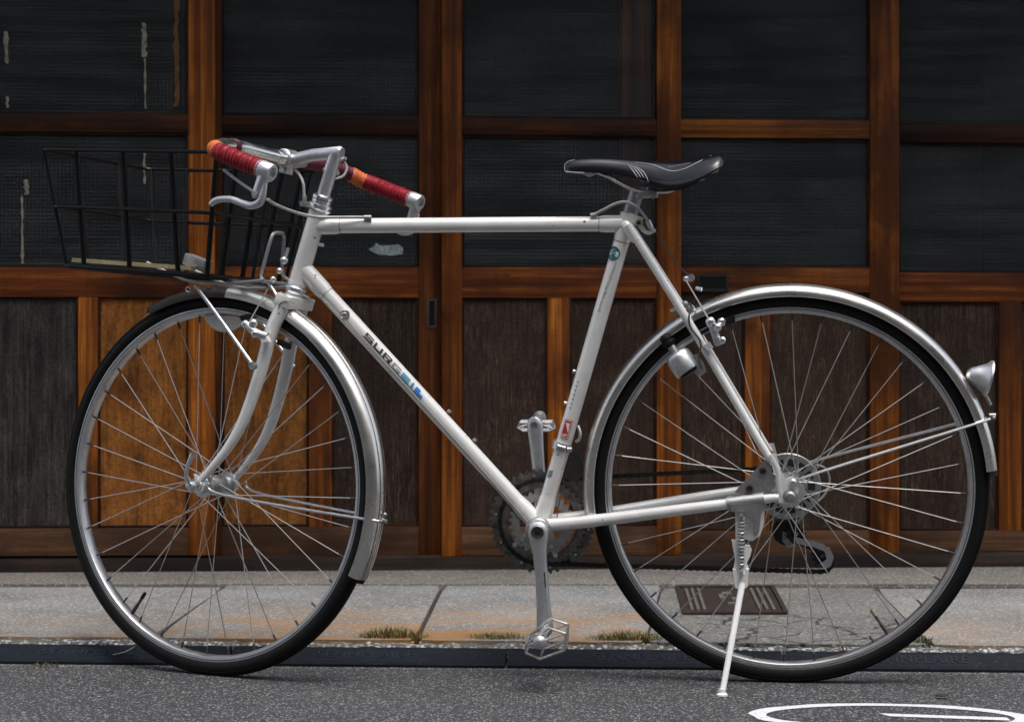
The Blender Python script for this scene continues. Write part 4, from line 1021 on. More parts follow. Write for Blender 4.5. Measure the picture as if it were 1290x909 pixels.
# --- saddle
SADX = [(709.5, 210, 213, .004), (712, 204.5, 217.2, .012), (720, 201.2, 217.8, .0185), (735, 199.3, 218.5, .021), (757, 198.6, 219.5, .0225), (780, 199.8, 221.5, .026), (800, 201.3, 225, .033), (818, 202.6, 231, .043), (835, 203.2, 242.5, .055), (848, 202.8, 244.5, .063), (862, 201.2, 241.5, .069), (875, 198.6, 234.5, .0725), (888, 195.6, 226, .0735), (900, 193.0, 218, .071), (908, 192.2, 212, .064), (912, 194.5, 207, .050), (912.8, 199, 203, .03)]
bm = BMx(); rings = []; nseg = 28
for px, yt, yb, hw in SADX:
    t_ = B(px, yt, 0); lo = B(px, yb, hw*.97); ring = []
    zt_, zb_ = t_.z, lo.z
    for k in range(nseg):
        a = 2*math.pi*k/nseg; ca, sa = math.cos(a), math.sin(a)
        y = hw*math.copysign(abs(ca)**.8, ca)
        fall = (abs(y)/hw)**2.4                      # the top curves down to the skirts
        if sa >= 0: z = zt_-(zt_-zb_)*(1-(max(0, 1-abs(ca)**2.3))**.62)
        else:
            zmid = zt_-min(.024, (zt_-zb_)*.55)         # hollow underneath
            z = zb_+(zmid-zb_)*(abs(sa)**.5)
        ring.append(bm.verts.new((t_.x, y, z)))
    rings.append(ring)
for a, b in zip(rings, rings[1:]):
    for k in range(nseg): bm.faces.new((a[k], a[(k+1) % nseg], b[(k+1) % nseg], b[k]))
bm.faces.new(rings[0]); bm.faces.new(rings[-1][::-1])
saddle = part('saddle', bm, 'saddle')
md = saddle.modifiers.new('sub', 'SUBSURF'); md.levels = 1; md.render_levels = 2
from mathutils.bvhtree import BVHTree
bpy.context.view_layer.update()
_ev = saddle.evaluated_get(bpy.context.evaluated_depsgraph_get()); _me = _ev.to_mesh()
_bv = BVHTree.FromPolygons([v.co.copy() for v in _me.vertices], [tuple(p.vertices) for p in _me.polygons]); _ev.to_mesh_clear()
def on_saddle(px, py):
    d = _BR @ ray(px, py); h = _bv.ray_cast(_co, d.normalized()); return h[0] if h[0] else B(px, py, .03)
def piping(P, r, mt='stripe', name='piping'):
    bm = BMx(); pts = [on_saddle(*p) for p in P]
    tube(bm, smooth_path(pts, 4), r, 6); part(name, bm, mt, saddle)
piping([(711.5, 214), (711.5, 208), (716, 203.6), (724, 201.5)], .0007)
piping([(711.5, 215.5), (722, 217), (736, 217.6)], .0008)
for k in range(4): piping([(791+3.6*k, 207+1.0*k), (797+4.4*k, 214.5+.6*k), (803+4.0*k, 223+.3*k), (809+2.6*k, 229.5)], [.0003, .0008, .0007, .0003])
piping([(800, 204.3), (822, 207.5), (838, 213.5), (850, 215.6), (864, 212), (880, 204), (896, 196)], [.0004, .0009, .0009, .0009, .0004])
for k in range(9): piping([(842+3.2*k, 210.2-.6*k), (844+3.2*k, 211.0-.6*k)], .0007, 'ink_grey', 'brand_print')
# base under the nose and tail, rails, clamp
bm = BMx(); P = [B(713, 217.5, .008), B(733, 219.5, .014), B(742, 223, .012), B(756, 217, .012), B(752, 213, .0), B(716, 212, 0)]
plate(bm, [Vector((p.x, 0, p.z)) for p in P], VN, .026); part('saddle_base', bm, 'white_coat', saddle, False)
for s_ in (1, -1):
    P = [B(752, 217, .012), B(765, 222, .016), B(783, 232, .020), B(800, 239.5, .021), (B(815, 241.5, .021)), B(830, 241.5, .022), B(845, 240, .026), B(868, 228, .032), B(886, 215, .032)]
    bm = BMx(); tube(bm, [Vector((p.x, p.y*s_, p.z)) for p in smooth_path(P, 4)], .0035, 8); part('saddle_rail', bm, 'chrome', saddle)
bm = BMx(); plate(bm, [B(x, y, .055) for x, y in ((874, 231), (876, 227), (886, 223), (888, 226))], VN, .02); plate(bm, [B(x, y, .05) for x, y in ((896, 219), (898, 215), (906, 212), (904, 217))], VN, .02)
part('tail_clips', bm, 'white_coat', saddle, False)['kind'] = 'stuff'
bm = BMx(); cyl(bm, B(790, 281, 0), B(802.5, 241, 0), .0127, seg=20)
sp_ = part('seat_post', bm, 'dull')
bm = BMx()
box(bm, -.016, .016, -.026, .026, -.0055, .0005, .002, Matrix.Identity(4)); 
for v in bm.verts: v.co = v.co + B(816, 242.5, 0)
b2 = BMx()
box(b2, -.019, .019, -.023, .023, -.003, .004, .002)
for v in b2.verts: v.co = v.co + B(815, 247, 0)
part('clamp_top', bm, 'dull', sp_); part('clamp_cradle', b2, 'alloy', sp_)
bm = BMx(); cyl(bm, B(806, 248, -.02), B(806, 248, .026), .004, seg=10); cyl(bm, B(823, 248, -.02), B(823, 248, .026), .004, seg=10); cyl(bm, B(812, 236, .01), B(812, 250, .01), .006, seg=10); part('clamp_bolts', bm, 'dull', sp_)['kind'] = 'stuff'

# --- cranks, rings, pedals
CN, CF = B(677.5, 669.5, .070), B(673.6, 534.3, -.075)
bm = BMx(); turn(bm, [(.0205, .030), (.023, .031), (.023, .036), (.020, .040), (.0165, .041)], BB, VN, 28); part('bottom_bracket_cup', bm, 'dull')
PN = B(686.7, 791, .082)
def crank(name, a, b, s_, eye_r):
    bm = BMx(); d = (b-a); L = d.length; x = d.normalized(); zc = x.cross(VN)
    prof = [(-.017, .008, .009), (-.012, .0155, .012), (0, .0185, .013), (.012, .0170, .0125), (.035, .0122, .0105), (.08, .0112, .0098), (.125, .0122, .0092), (L-.012, .0142, .0085), (L, .0145, .008), (L+.010, .0105, .007), (L+.014, .004, .006)]
    rings = []
    for t, w, h in prof:
        c = a+x*min(max(t, 0), L)*1.0 + x*(t-min(max(t, 0), L)) ; c = a+d*(min(max(t/L, -.2), 1.2))
        ring = []
        for k in range(16):
            an_ = 2*math.pi*k/16; ca, sa = math.cos(an_), math.sin(an_)
            ring.append(bm.verts.new(c+zc*w*math.copysign(abs(ca)**.62, ca)+VN*h*math.copysign(abs(sa)**.62, sa)))
        rings.append(ring)
    for p, q in zip(rings, rings[1:]):
        for k in range(16): bm.faces.new((p[k], p[(k+1) % 16], q[(k+1) % 16], q[k]))
    bm.faces.new(rings[0]); bm.faces.new(rings[-1][::-1])
    return part(name, bm, 'alloy')
c_n = crank('crank_arm', Vector((CN.x, .062, CN.z)), Vector((PN.x, .080, PN.z)), 1, .01)
bm = BMx(); turn(bm, [(.0, .0), (.0085, .0), (.0085, -.001), (.0110, -.001), (.0125, -.003), (.0125, -.006)], Vector((CN.x, .0765, CN.z)), VN, 20); part('dust_cap', bm, 'dull', c_n)
bm = BMx(); turn(bm, [(.0065, .0), (.0085, .0008), (.0108, .0008), (.0108, -.002), (.0065, -.002)], Vector((CN.x, .0770, CN.z)), VN, 20); part('cap_ring', bm, 'dark_steel', c_n)
bm = BMx(); box(bm, -.0042, .0042, -.0006, .0006, -.0018, .0018); 
for v in bm.verts: v.co += Vector((CN.x, .0772, CN.z))
part('cap_slot', bm, 'black_plastic', c_n)
d_ = (PN-CN).normalized(); bm = BMx(); q0_ = CN.lerp(PN, .48); zc_ = d_.cross(VN)
plate(bm, [q0_+VN*.0128-zc_*.0062-d_*.013, q0_+VN*.0128-zc_*.0085-d_*.013, q0_+VN*.0128-zc_*.0085+d_*.014, q0_+VN*.0128-zc_*.0062+d_*.014], VN, .0008); part('crank_print', bm, 'ink', c_n)
c_f = crank('crank_arm', Vector((BB.x, -.062, BB.z)), Vector((CF.x, -.076, CF.z)), -1, .01)
bm = BMx(); turn(bm, [(0, 0), (.0045, 0), (.0045, .001), (.007, .001), (.0072, 0)], Vector((CF.x, -.0675, CF.z)), VN, 6); part('pedal_socket', bm, 'dull', c_f)
# chain rings
CHR = [(.0915, -.0475, 46, 'grimy'), (.0770, -.0420, 40, 'grimy'), (.0545, -.0350, 28, 'dull')]
crk = []
for r_, y, tt, mt in CHR:
    bm = BMx(); sprocket(bm, r_, y, tt, .0028, BB, r_*.80 if mt != 'dull' else .040); o = part('chainring', bm, mt, smooth=False); crk.append(o)
bm = BMx()
for k in range(5):
    t = R(90+72*k+14); d = Vector((math.cos(t), 0, math.sin(t))); n = Vector((-d.z, 0, d.x))
    plate(bm, [BB+Vector((0, -.052, 0))+d*.018+n*.010, BB+Vector((0, -.052, 0))+d*.066+n*.005, BB+Vector((0, -.052, 0))+d*.066-n*.005, BB+Vector((0, -.052, 0))+d*.018-n*.010], VN, .006)
turn(bm, [(.014, -.046), (.024, -.047), (.024, -.056), (.014, -.058)], BB, VN, 24)
part('spider', bm, 'alloy', smooth=False)
bm = BMx()
for k in range(5):
    t = R(90+72*k+14); d = Vector((math.cos(t), 0, math.sin(t)))
    cyl(bm, BB+d*.064+Vector((0, -.056, 0)), BB+d*.064+Vector((0, -.0385, 0)), .0045, seg=10); cyl(bm, BB+d*.046+Vector((0, -.052, 0)), BB+d*.046+Vector((0, -.032, 0)), .004, seg=10)
for k in range(10):
    t = R(36*k+9); d = Vector((math.cos(t), 0, math.sin(t))); cyl(bm, BB+d*.084+Vector((0, -.0462, 0)), BB+d*.084+Vector((0, -.0450, 0)), .0022, seg=8)
part('ring_bolts', bm, 'alloy')['kind'] = 'stuff'
# chain (links too small to pick apart: one piece)
def chain_path():
    rb, rs = .0760, .031; yb, ys = -.042, -.0475
    cB, cS = Vector((BB.x, 0, BB.z)), RAX
    P = []
    def arc(c, r, a0, a1, n, y):
        return [c+Vector((r*math.cos(a0+(a1-a0)*i/n), y, r*math.sin(a0+(a1-a0)*i/n))) for i in range(n+1)]
    P += arc(cB, rb, R(-95), R(85), 24, yb)               # round the front of the ring (u forward)
    P += arc(cS, rs, R(95), R(225), 10, ys)
    g = B(1003, 672, -.047); P += arc(Vector((g.x, 0, g.z)), .014, R(45), R(-60), 5, ys)
    g2 = B(1037, 708, -.047); P += arc(Vector((g2.x, 0, g2.z)), .017, R(120), R(275), 8, ys)
    return P
raw = chain_path(); raw.append(raw[0])
seg = []; pitch = .0127; acc = 0.0; pts = [raw[0]]
for a, b in zip(raw, raw[1:]):
    L = (b-a).length; t = pitch-acc
    while t <= L: pts.append(a.lerp(b, t/L)); t += pitch
    acc = (L-(t-pitch)) if t-pitch <= L else acc+L
bm = BMx()
for i, (a, b) in enumerate(zip(pts, pts[1:])):
    d = (b-a).normalized(); n = d.cross(VN).normalized(); w = .0044
    for s_ in (1, -1):
        y = VN*s_*(.0026 if i % 2 else .0036)
        plate(bm, [a-d*.003+y, a+n*w-d*.001+y, (a+b)/2+n*w*.62+y, b+n*w+d*.001+y, b+d*.003+y, b-n*w+d*.001+y, (a+b)/2-n*w*.62+y, a-n*w-d*.001+y], VN, .0009)
    cyl(bm, a-VN*.0036, a+VN*.0036, .0038, seg=8)
part('chain', bm, 'chain_dark', smooth=False)['kind'] = 'stuff'
# pedals
def pedal(name, o, s_, tilt, cage, lab=None):
    bm = BMx(); turn(bm, [(.0, .0), (.0085, 0), (.0085, .010), (.0115, .013), (.0115, .020), (.0085, .026), (.0085, .074), (.0115, .080), (.0125, .088), (.0115, .096), (.006, .101), (0, .102)], o, VN*s_, 18)
    pd = part(name, bm, 'alloy', label=lab)
    bm = BMx()
    y0, y1 = (.024, .088) if s_ > 0 else (-.014, -.036)
    for y in (y0, y1):
        tube(bm, [o+Vector((u, y, w)) for u, w in cage], .0028, 6, closed=True)
    for u, w in cage:
        cyl(bm, o+Vector((u, y0, w)), o+Vector((u, y1, w)), .0020, seg=6)
    part('pedal_cage', bm, 'old_alloy', pd)
    bm = BMx(); n = len(cage)
    for i in (0, n//2):
        (u0, w0), (u1, w1) = cage[i], cage[(i+1) % n]
        plate(bm, [o+Vector((u0, y0, w0)), o+Vector((u0, y1, w0)), o+Vector((u1, y1, w1)), o+Vector((u1, y0, w1))], Vector((w1-w0, 0, u0-u1)), .0016)
    part('pedal_plate', bm, 'old_alloy', pd, False)
    for y in (y0, y1):
        bm = BMx()
        for sg in (1, -1):
            e = max(cage, key=lambda c: sg*c[0]); tube(bm, [o+Vector((0, y, 0)), o+Vector((e[0], y, e[1]))], .0022, 6)
        part('pedal_arm', bm, 'alloy', pd)
    return pd
PO = Vector((PN.x, .086, PN.z))
cg = []
for px, py in ((662, 812), (662.5, 822), (680, 829.5), (711, 818.5), (712, 797), (690, 790)):
    q = B(px, py, .174); cg.append((q.x-PO.x, q.z-PO.z))
pedal('pedal', PO, 1, 0, cg, 'near pedal at the bottom of its turn')
PF = Vector((CF.x, -.084, CF.z))
pedal('pedal', PF, -1, 0, [(.029, .000), (.033, -.009), (.024, -.015), (-.024, -.015), (-.033, -.011), (-.029, .000)], 'far pedal at the top of its turn')
# front derailleur
bm = BMx(); p = B(707.5, 561.5, 0); d = (ST_T-ST_B).normalized(); cyl(bm, p-d*.007, p+d*.007, .0163, seg=22); fd = part('front_derailleur', bm, 'alloy')
bm = BMx(); cyl(bm, B(702, 562, .013), B(712, 565, .013), .0055, seg=12); cyl(bm, B(714, 566, .010), B(720, 566, .008), .005, seg=10); part('clamp_bolt', bm, 'dull', fd)
bm = BMx(); P = [B(x, y, -.036) for x, y in ((716, 574), (727, 568), (734, 580), (736, 598), (726, 606), (708, 602))]; plate(bm, P, VN, .002); plate(bm, [p-VN*.014 for p in P], VN, .002); part('chain_cage', bm, 'dark_steel', fd, False)
bm = BMx(); tube(bm, smooth_path([B(728, 536, 0), B(731, 545, .004), B(730, 552, .006), B(726, 556, .0)], 4), .0028, 8); part('arm', bm, 'alloy', fd)
# rear derailleur
bm = BMx(); P = [B(x, y, -.060) for x, y in ((978, 655), (990, 655), (1003, 658), (1002, 674), (994, 686), (984, 684), (976, 678), (972, 668))]; plate(bm, P, VN, .022); rd = part('rear_derailleur', bm, 'black_plastic', smooth=False)
bm = BMx(); P = [B(x, y, -.056) for x, y in ((986, 668), (1000, 672), (1012, 678), (1010, 686), (992, 688), (985, 680))]; plate(bm, P, VN, .014); part('parallelogram', bm, 'dull', rd, False)
bm = BMx(); P = [B(x, y, -.052) for x, y in ((1000, 674), (1018, 679), (1036, 684), (1046, 690), (1050, 700), (1046, 711), (1038, 715), (1033, 708), (1041, 702), (1038, 692), (1024, 687), (1002, 682))]; plate(bm, P, VN, .003); plate(bm, [p+VN*.012 for p in P], VN, .003); part('pulley_cage', bm, 'dull', rd, False)
g2 = B(1036, 700, -.047); bm = BMx(); sprocket(bm, .0165, -.047, 11, .003, Vector((g2.x, 0, g2.z)), .004); part('jockey_wheel', bm, 'black_plastic', rd, False)
g2 = B(1003, 672, -.047); bm = BMx(); sprocket(bm, .0135, -.047, 11, .003, Vector((g2.x, 0, g2.z)), .004); part('jockey_wheel', bm, 'black_plastic', rd, False)
bm = BMx(); tube(bm, smooth_path([B(1027, 585, -.05), B(1040, 590, -.062), B(1045, 604, -.066), B(1042, 616, -.066), B(1036, 626, -.064), B(1020, 640, -.06), B(1003, 660, -.06)], 5), .0021, 8); part('shift_cable', bm, 'cable', rd)

# --- kickstand with its triangular plate
bm = BMx(); P = [B(x, y, .058) for x, y in ((966, 577), (970, 583), (975, 600), (977, 612), (966, 622), (936, 622), (925, 620), (930, 614))]; plate(bm, P, VN, .005); ks = part('kickstand', bm, 'dull', smooth=False, label='white kickstand with spring on a triangular steel plate')
for px, py in ((961, 592.5), (944.5, 614.5)):
    bm = BMx(); a = B(px, py, .061); turn(bm, [(0, .002), (.0032, .002), (.0036, .004), (.0062, .0035), (.0065, 0), (.0065, -.004)], a, VN, 14); part('plate_bolt', bm, 'dark_steel', ks)
bm = BMx(); cyl(bm, B(916.5, 634.2, .056), B(963, 628.5, .0615), .0125, seg=18); part('clamp_sleeve', bm, 'dull', ks)
bm = BMx(); P = [B(x, y, .066) for x, y in ((921, 634), (962, 632), (962, 640), (958, 648), (956.5, 668), (953, 675), (949, 672), (948.5, 656), (945.5, 648), (938, 643.5), (921, 643.5))]; plate(bm, P, VN, .012)
o = part('hook_bracket', bm, 'dull', ks, False)
bm = BMx(); P = [B(x, y, .060) for x, y in ((926, 644), (963, 644), (962, 660), (957, 674), (948, 681), (938, 678), (934, 690), (927, 690))]; plate(bm, P, VN, .004); part('stand_plate', bm, 'white_coat', ks, False)
def KB(px, py, v): return B(px, py, v)
bm = BMx(); P = [KB(x, y, .072) for x, y in ((921.5, 679), (929, 680), (931, 690), (939, 686), (944.5, 686), (947, 692), (945, 700), (941, 708), (943, 716), (942, 738), (935, 741), (926, 739), (923.5, 718), (926, 704))]; plate(bm, P, VN, .004); part('fork_plate', bm, 'white_coat', ks, False)
bm = BMx(); P = [KB(x, y, .078) for x, y in ((923, 716), (927, 716.5), (930, 722), (938, 722), (940, 716), (943.5, 716), (941, 739), (934, 741), (926, 739.5))]; plate(bm, P, VN, .009); part('leg_socket', bm, 'white_coat', ks, False)
bm = BMx(); s0v, s1v = KB(934, 650, .079), KB(933.5, 716, .083); n_ = 15*12; hx = []
dS = (s1v-s0v).normalized(); xs, ys_ = frame_of(dS)
for i in range(n_+1):
    t = i/n_; an_ = 2*math.pi*15*t; rr = .0052 if .03 < t < .97 else .003
    hx.append(s0v.lerp(s1v, t)+(xs*math.cos(an_)+ys_*math.sin(an_))*rr)
tube(bm, hx, .0015, 6); part('spring', bm, 'dull', ks)
bm = BMx(); cyl(bm, KB(934, 648, .066), KB(934, 648, .086), .004, seg=10); cyl(bm, KB(941, 662, .062), KB(941, 662, .072), .0042, seg=10); cyl(bm, KB(934, 722, .074), KB(934, 722, .088), .004, seg=10); part('rivets', bm, 'dull', ks)['kind'] = 'stuff'
foot = BI @ ground(909.5, 874.5, .003); leg0 = KB(935, 735, .080)
bm = BMx(); tube(bm, [leg0, leg0.lerp(foot, .97)], [.0056, .0052], 14); part('stand_leg', bm, 'white_coat', ks)
gu = BI.to_3x3() @ Vector((0, 0, 1)); bm = BMx(); turn(bm, [(.0, -.002), (.0095, -.002), (.0095, .001), (.0060, .004), (.0058, .010), (0, .010)], foot, gu, 16); part('stand_foot', bm, 'white_coat', ks)

# --- bottle dynamo on the near seat stay
d0, d1 = B(836.5, 423, .030), B(876, 481, .046)
da = (d1-d0).normalized()
bm = BMx(); turn(bm, [(0, .034), (.006, .034), (.018, .0365), (.0215, .040), (.0228, .046), (.0228, .069), (.0215, .074), (.014, .076), (0, .076)], d0, da, 26); dy = part('dynamo', bm, 'alloy')
bm = BMx(); turn(bm, [(0, -.002), (.006, -.002), (.0095, .001), (.0105, .004), (.0105, .008), (.0088, .010), (.0125, .011), (.0125, .016), (.0105, .018), (.008, .022), (0, .022)], d0, da, 20); part('roller', bm, 'rubber', dy)
bm = BMx(); turn(bm, [(.0072, .018), (.0072, .035), (.009, .036)], d0, da, 16); part('neck', bm, 'dull', dy)
bm = BMx(); turn(bm, [(0, .0755), (.018, .0755), (.016, .079), (.006, .081), (0, .081)], d0, da, 20); part('dynamo_base', bm, 'black_plastic', dy)
bm = BMx(); P = [B(x, y, .045) for x, y in ((864, 452), (878, 446), (886, 456), (890, 468), (882, 474), (872, 468))]; plate(bm, P, VN, .008); part('dynamo_bracket', bm, 'dull', dy, False)
bm = BMx(); tube(bm, smooth_path([B(884, 465, .056), B(880, 450, .054), B(883, 436, .052), B(881, 427, .050), B(870, 412, .046), B(868, 398, .046), B(872, 388, .03), B(869, 382, .010)], 5), .0016, 8); part('lamp_wire', bm, 'dark_cable', dy)

# --- cantilever brakes
def brake(lst, name, lab):
    root = None
    for nm, mt, bm in lst:
        if root is None: root = part(nm, bm, mt, label=lab)
        else: part(nm, bm, mt, root)
    return root
L = []
bm = BMx(); tube(bm, smooth_path([B(905, 433, .042), B(901, 421, .050), B(897, 410, .056), B(893, 402, .058)], 4), [.0075, .0065, .006, .005], 10, flat=(VN, .7)); L.append(('rear_brake', 'alloy', bm))
bm = BMx(); ball(bm, B(895, 405, .060), .0085, 10); ball(bm, B(904, 412, .060), .0072, 10); turn(bm, [(0, 0), (.006, 0), (.006, .010), (.004, .012), (0, .012)], B(910, 428, .046), VN, 10); ball(bm, B(909, 405, .052), .007, 8); L.append(('brake_bolts', 'chrome', bm))
bm = BMx(); P = [B(x, y, .026) for x, y in ((912, 403), (925, 396), (926.5, 405), (914, 410))]; plate(bm, P, VN, .010); L.append(('brake_pad', 'black_plastic', bm))
bm = BMx(); P = [B(x, y, .026) for x, y in ((879, 419), (892, 412), (895, 416), (881, 423))]; plate(bm, P, VN, .010); L.append(('brake_pad', 'black_plastic', bm))
bm = BMx(); P = [B(x, y, .048) for x, y in ((886, 435), (894, 430), (899, 437), (892, 442))]; plate(bm, P, VN, .012); L.append(('brake_boss', 'paint', bm))
bm = BMx(); cyl(bm, B(863.5, 352, .03), B(894, 404, .060), .0013, seg=6); L.append(('straddle_wire', 'cable', bm))
bm = BMx(); turn(bm, [(0, -.004), (.006, -.004), (.007, 0), (.006, .004), (0, .004)], B(870, 350, .018), VN, 12); ball(bm, B(864, 351, .026), .005, 8); cyl(bm, B(877, 363, .03), B(884, 364.5, .034), .0035, seg=8); L.append(('cable_carrier', 'alloy', bm))
bm = BMx(); ball(bm, B(870, 389, .012), .008, 8); ball(bm, B(863, 383, .02), .006, 8); cyl(bm, B(845, 393, .0), B(866, 383, .0), .005, seg=8); L.append(('bridge_bolt', 'dull', bm))
brake(L, 'rear_brake', 'rear brake'); 
for o_ in bike.children:
    if o_.name.startswith('rear_brake'):
        for c_ in o_.children:
            if c_.name.startswith('brake_bolts'): c_['kind'] = 'stuff'
L = []
bm = BMx(); tube(bm, smooth_path([SB(337, 424, .050), SB(325, 420, .054), SB(316, 414, .056), SB(311, 408, .056)], 4), [.008, .0075, .007, .006], 10); L.append(('front_brake', 'alloy', bm))
bm = BMx(); ball(bm, SB(309, 408, .056), .0075, 10); ball(bm, SB(319, 407, .056), .0085, 10); ball(bm, SB(321, 420, .058), .0072, 10); L.append(('brake_bolts', 'chrome', bm))
bm = BMx(); P = [S(x, y, .026) for x, y in ((303, 398), (316, 395), (318, 401), (306, 404))]; plate(bm, [FB(p) for p in P], QF, .010); L.append(('brake_pad', 'black_plastic', bm))
bm = BMx(); P = [S(x, y, .026) for x, y in ((352, 427), (366, 433), (364, 440), (350, 433))]; plate(bm, [FB(p) for p in P], QF, .010); L.append(('brake_pad', 'black_plastic', bm))
bm = BMx(); P = [S(x, y, .052) for x, y in ((329, 424), (336, 421), (340, 430), (331, 432))]; plate(bm, [FB(p) for p in P], QF, .010); L.append(('brake_boss', 'paint', bm))
bm = BMx(); cyl(bm, SB(345, 350, .01), SB(315, 404, .056), .0013, seg=6); L.append(('straddle_wire', 'cable', bm))
b_ = brake(L, 'front_brake', 'front brake')
for c_ in b_.children:
    if c_.name.startswith('brake_bolts'): c_['kind'] = 'stuff'

# --- stem, handlebar, grips, levers
ST0 = Vector((0, 0, a_t+.028)); qt = S(421.5, 190.5, 0); 
qt = Vector((0, 0, qt.z)); cl = S(362.5, 200.5, 0)
bm = BMx()
tube(bm, [FB(ST0-Vector((0, 0, .02))), FB(ST0.lerp(qt, .85)), FB(qt+Vector((0, 0, -.004)))], .0117, 20)
tube(bm, [FB(qt+Vector((-.0115, 0, .001))), FB(qt+Vector((-.010, 0, .001))), FB(qt.lerp(cl, .5)), FB(cl+Vector((-.010, 0, 0)))], [.0095, .0117, .0112, .0122], 20)
turn(bm, [(.0150, -.017), (.0172, -.015), (.0172, .015), (.0150, .017)], FB(cl), QF, 24)
P = [cl+Vector((-.010, 0, -.012)), cl+Vector((.006, 0, -.013)), cl+Vector((.004, 0, -.026)), cl+Vector((-.012, 0, -.025))]; plate(bm, [FB(p) for p in P], QF, .020)
stem = part('stem', bm, 'alloy')
bm = BMx(); c_ = cl+Vector((-.004, 0, -.020)); cyl(bm, FB(c_+Vector((0, .014, 0))), FB(c_-Vector((0, .014, 0))), .0048, seg=12); part('clamp_bolt', bm, 'chrome', stem)
# handlebar: out, forward, then swept back; mirrored halves
half = [Vector((cl.x, 0, cl.z)), Vector((cl.x, .030, cl.z))]
QE = .235
ge = S(339, 217, QE)                                        # end of the grip, near side
gb = S(272.0, 188.5, QE-.010)                               # where the bar turns back
p1_, p2_ = Vector((.1065, .130, .2028)), Vector((.1030, .168, .2022))
half += [Vector((.0985, .060, .2018)), Vector((.1035, .098, .2026)), p1_, p2_, Vector((.0945, .200, .1990)), gb, S(285.5, 195.0, QE), S(302, 202.0, QE+.001), S(321, 209.6, QE+.001), ge]
hp = smooth_path(half, 10)
bm = BMx()
tube(bm, [FB((p.x, -p.y, p.z)) for p in hp[::-1]]+[FB(p) for p in hp[1:]], .0112, 18)
tube(bm, [FB((cl.x, y, cl.z)) for y in (-.036, -.030, .030, .036)], [.0115, .0132, .0132, .0115], 18)
bar = part('handlebar', bm, 'chrome')
# tape: wound cord over the swept part
nH = len(hp); i0 = next(i for i, p in enumerate(hp) if p.y > .205); 
def wound(a, b, s_, mt, name, r0=.0158, turns=None):
    P = [Vector((p.x, p.y*s_, p.z)) for p in hp[a:b+1]]
    Lc = sum((q-p).length for p, q in zip(P, P[1:])); nT = turns or max(2, int(Lc/.0075)); Q = []; R_ = []; k = nT*8
    for i in range(k+1):
        t = i/k*(len(P)-1); j = min(int(t), len(P)-2); Q.append(FB(P[j].lerp(P[j+1], t-j)))
        ph = (i % 8)/8.0; R_.append(r0-.0011*(1-ph)+random.uniform(-.0003, .0003))
    bm = BMx(); tube(bm, Q, R_, 18); return part(name, bm, mt, bar)
iB = min(range(nH), key=lambda i: (hp[i]-gb).length)
iE = nH-4
for s_ in (1, -1):
    kO = iB+4 if s_ > 0 else iB+2
    wound(kO, iE, s_, 'red_tape', 'grip_tape'); wound(iB-3 if s_ > 0 else iB-9, kO, s_, 'orange_tape', 'orange_tape', .0152, 3 if s_ > 0 else 4)
    iM = min(range(nH), key=lambda i: (hp[i]-p1_.lerp(p2_, .35)).length)
    if s_ > 0: wound(iM-2, iM+2, s_, 'maroon_tape', 'tape_band', .0130, 2)
    else: wound(next(i for i, p in enumerate(hp) if p.y > .05), iB-10, s_, 'maroon_tape', 'tape_band', .0135)
# bar-end brake levers pointing forward
for s_ in (1, -1):
    e_ = hp[-1]; dv = (hp[-1]-hp[-4]).normalized(); mm = lambda p: FB((p.x, p.y*s_, p.z))
    bm = BMx(); ddw = FB(Vector((dv.x, dv.y*s_, dv.z)))-FB((0, 0, 0))
    turn(bm, [(.0150, -.020), (.0158, -.012), (.0158, .004), (.0145, .0065), (.0098, .0068), (.0095, .001), (0, .001)], mm(e_), ddw, 22)
    pv = S(323.5, 245, QE+.006); 
    tube(bm, [mm(p) for p in smooth_path([e_+Vector((.004, .004, -.006)), S(331, 226, QE+.005), S(326, 238, QE+.006), pv, S(323, 250, QE+.006)], 4)], [.0130, .0112, .0095, .0085, .006], 14, flat=(QF, .75))
    lv = part('lever_body', bm, 'alloy')
    bm = BMx(); P = [S(x, y, QE+.006) for x, y in ((334, 232), (331, 246), (327, 255), (316, 259), (304, 255.5), (291, 251), (278, 251), (270, 253.5), (265.5, 258))]
    tube(bm, [mm(p) for p in smooth_path(P, 5)], [.004, .006, .0068, .0065, .0056, .0056, .0056, .0055, .0042], 12, flat=(FB((0, 0, 1))-FB((0, 0, 0)), .62) if 0 else None); part('brake_lever', bm, 'alloy', lv)
    bm = BMx(); turn(bm, [(0, .0), (.005, .0), (.0055, -.002), (.0055, -.016)], mm(pv+Vector((0, .008, 0))), QF*s_, 12); part('pivot', bm, 'dull', lv)
# bell-like clamp and levers behind the stem
bm = BMx(); o_ = SB(418, 214, -.075); turn(bm, [(0, .004), (.012, .003), (.0165, -.002), (.0165, -.006), (0, -.006)], o_, AX, 18); part('bell', bm, 'dull', bar)
bm = BMx(); tube(bm, smooth_path([SB(424, 205, -.08), SB(431, 201, -.08), SB(436, 199.5, -.08)], 4), .003, 8); part('bell_lever', bm, 'dull', bar)

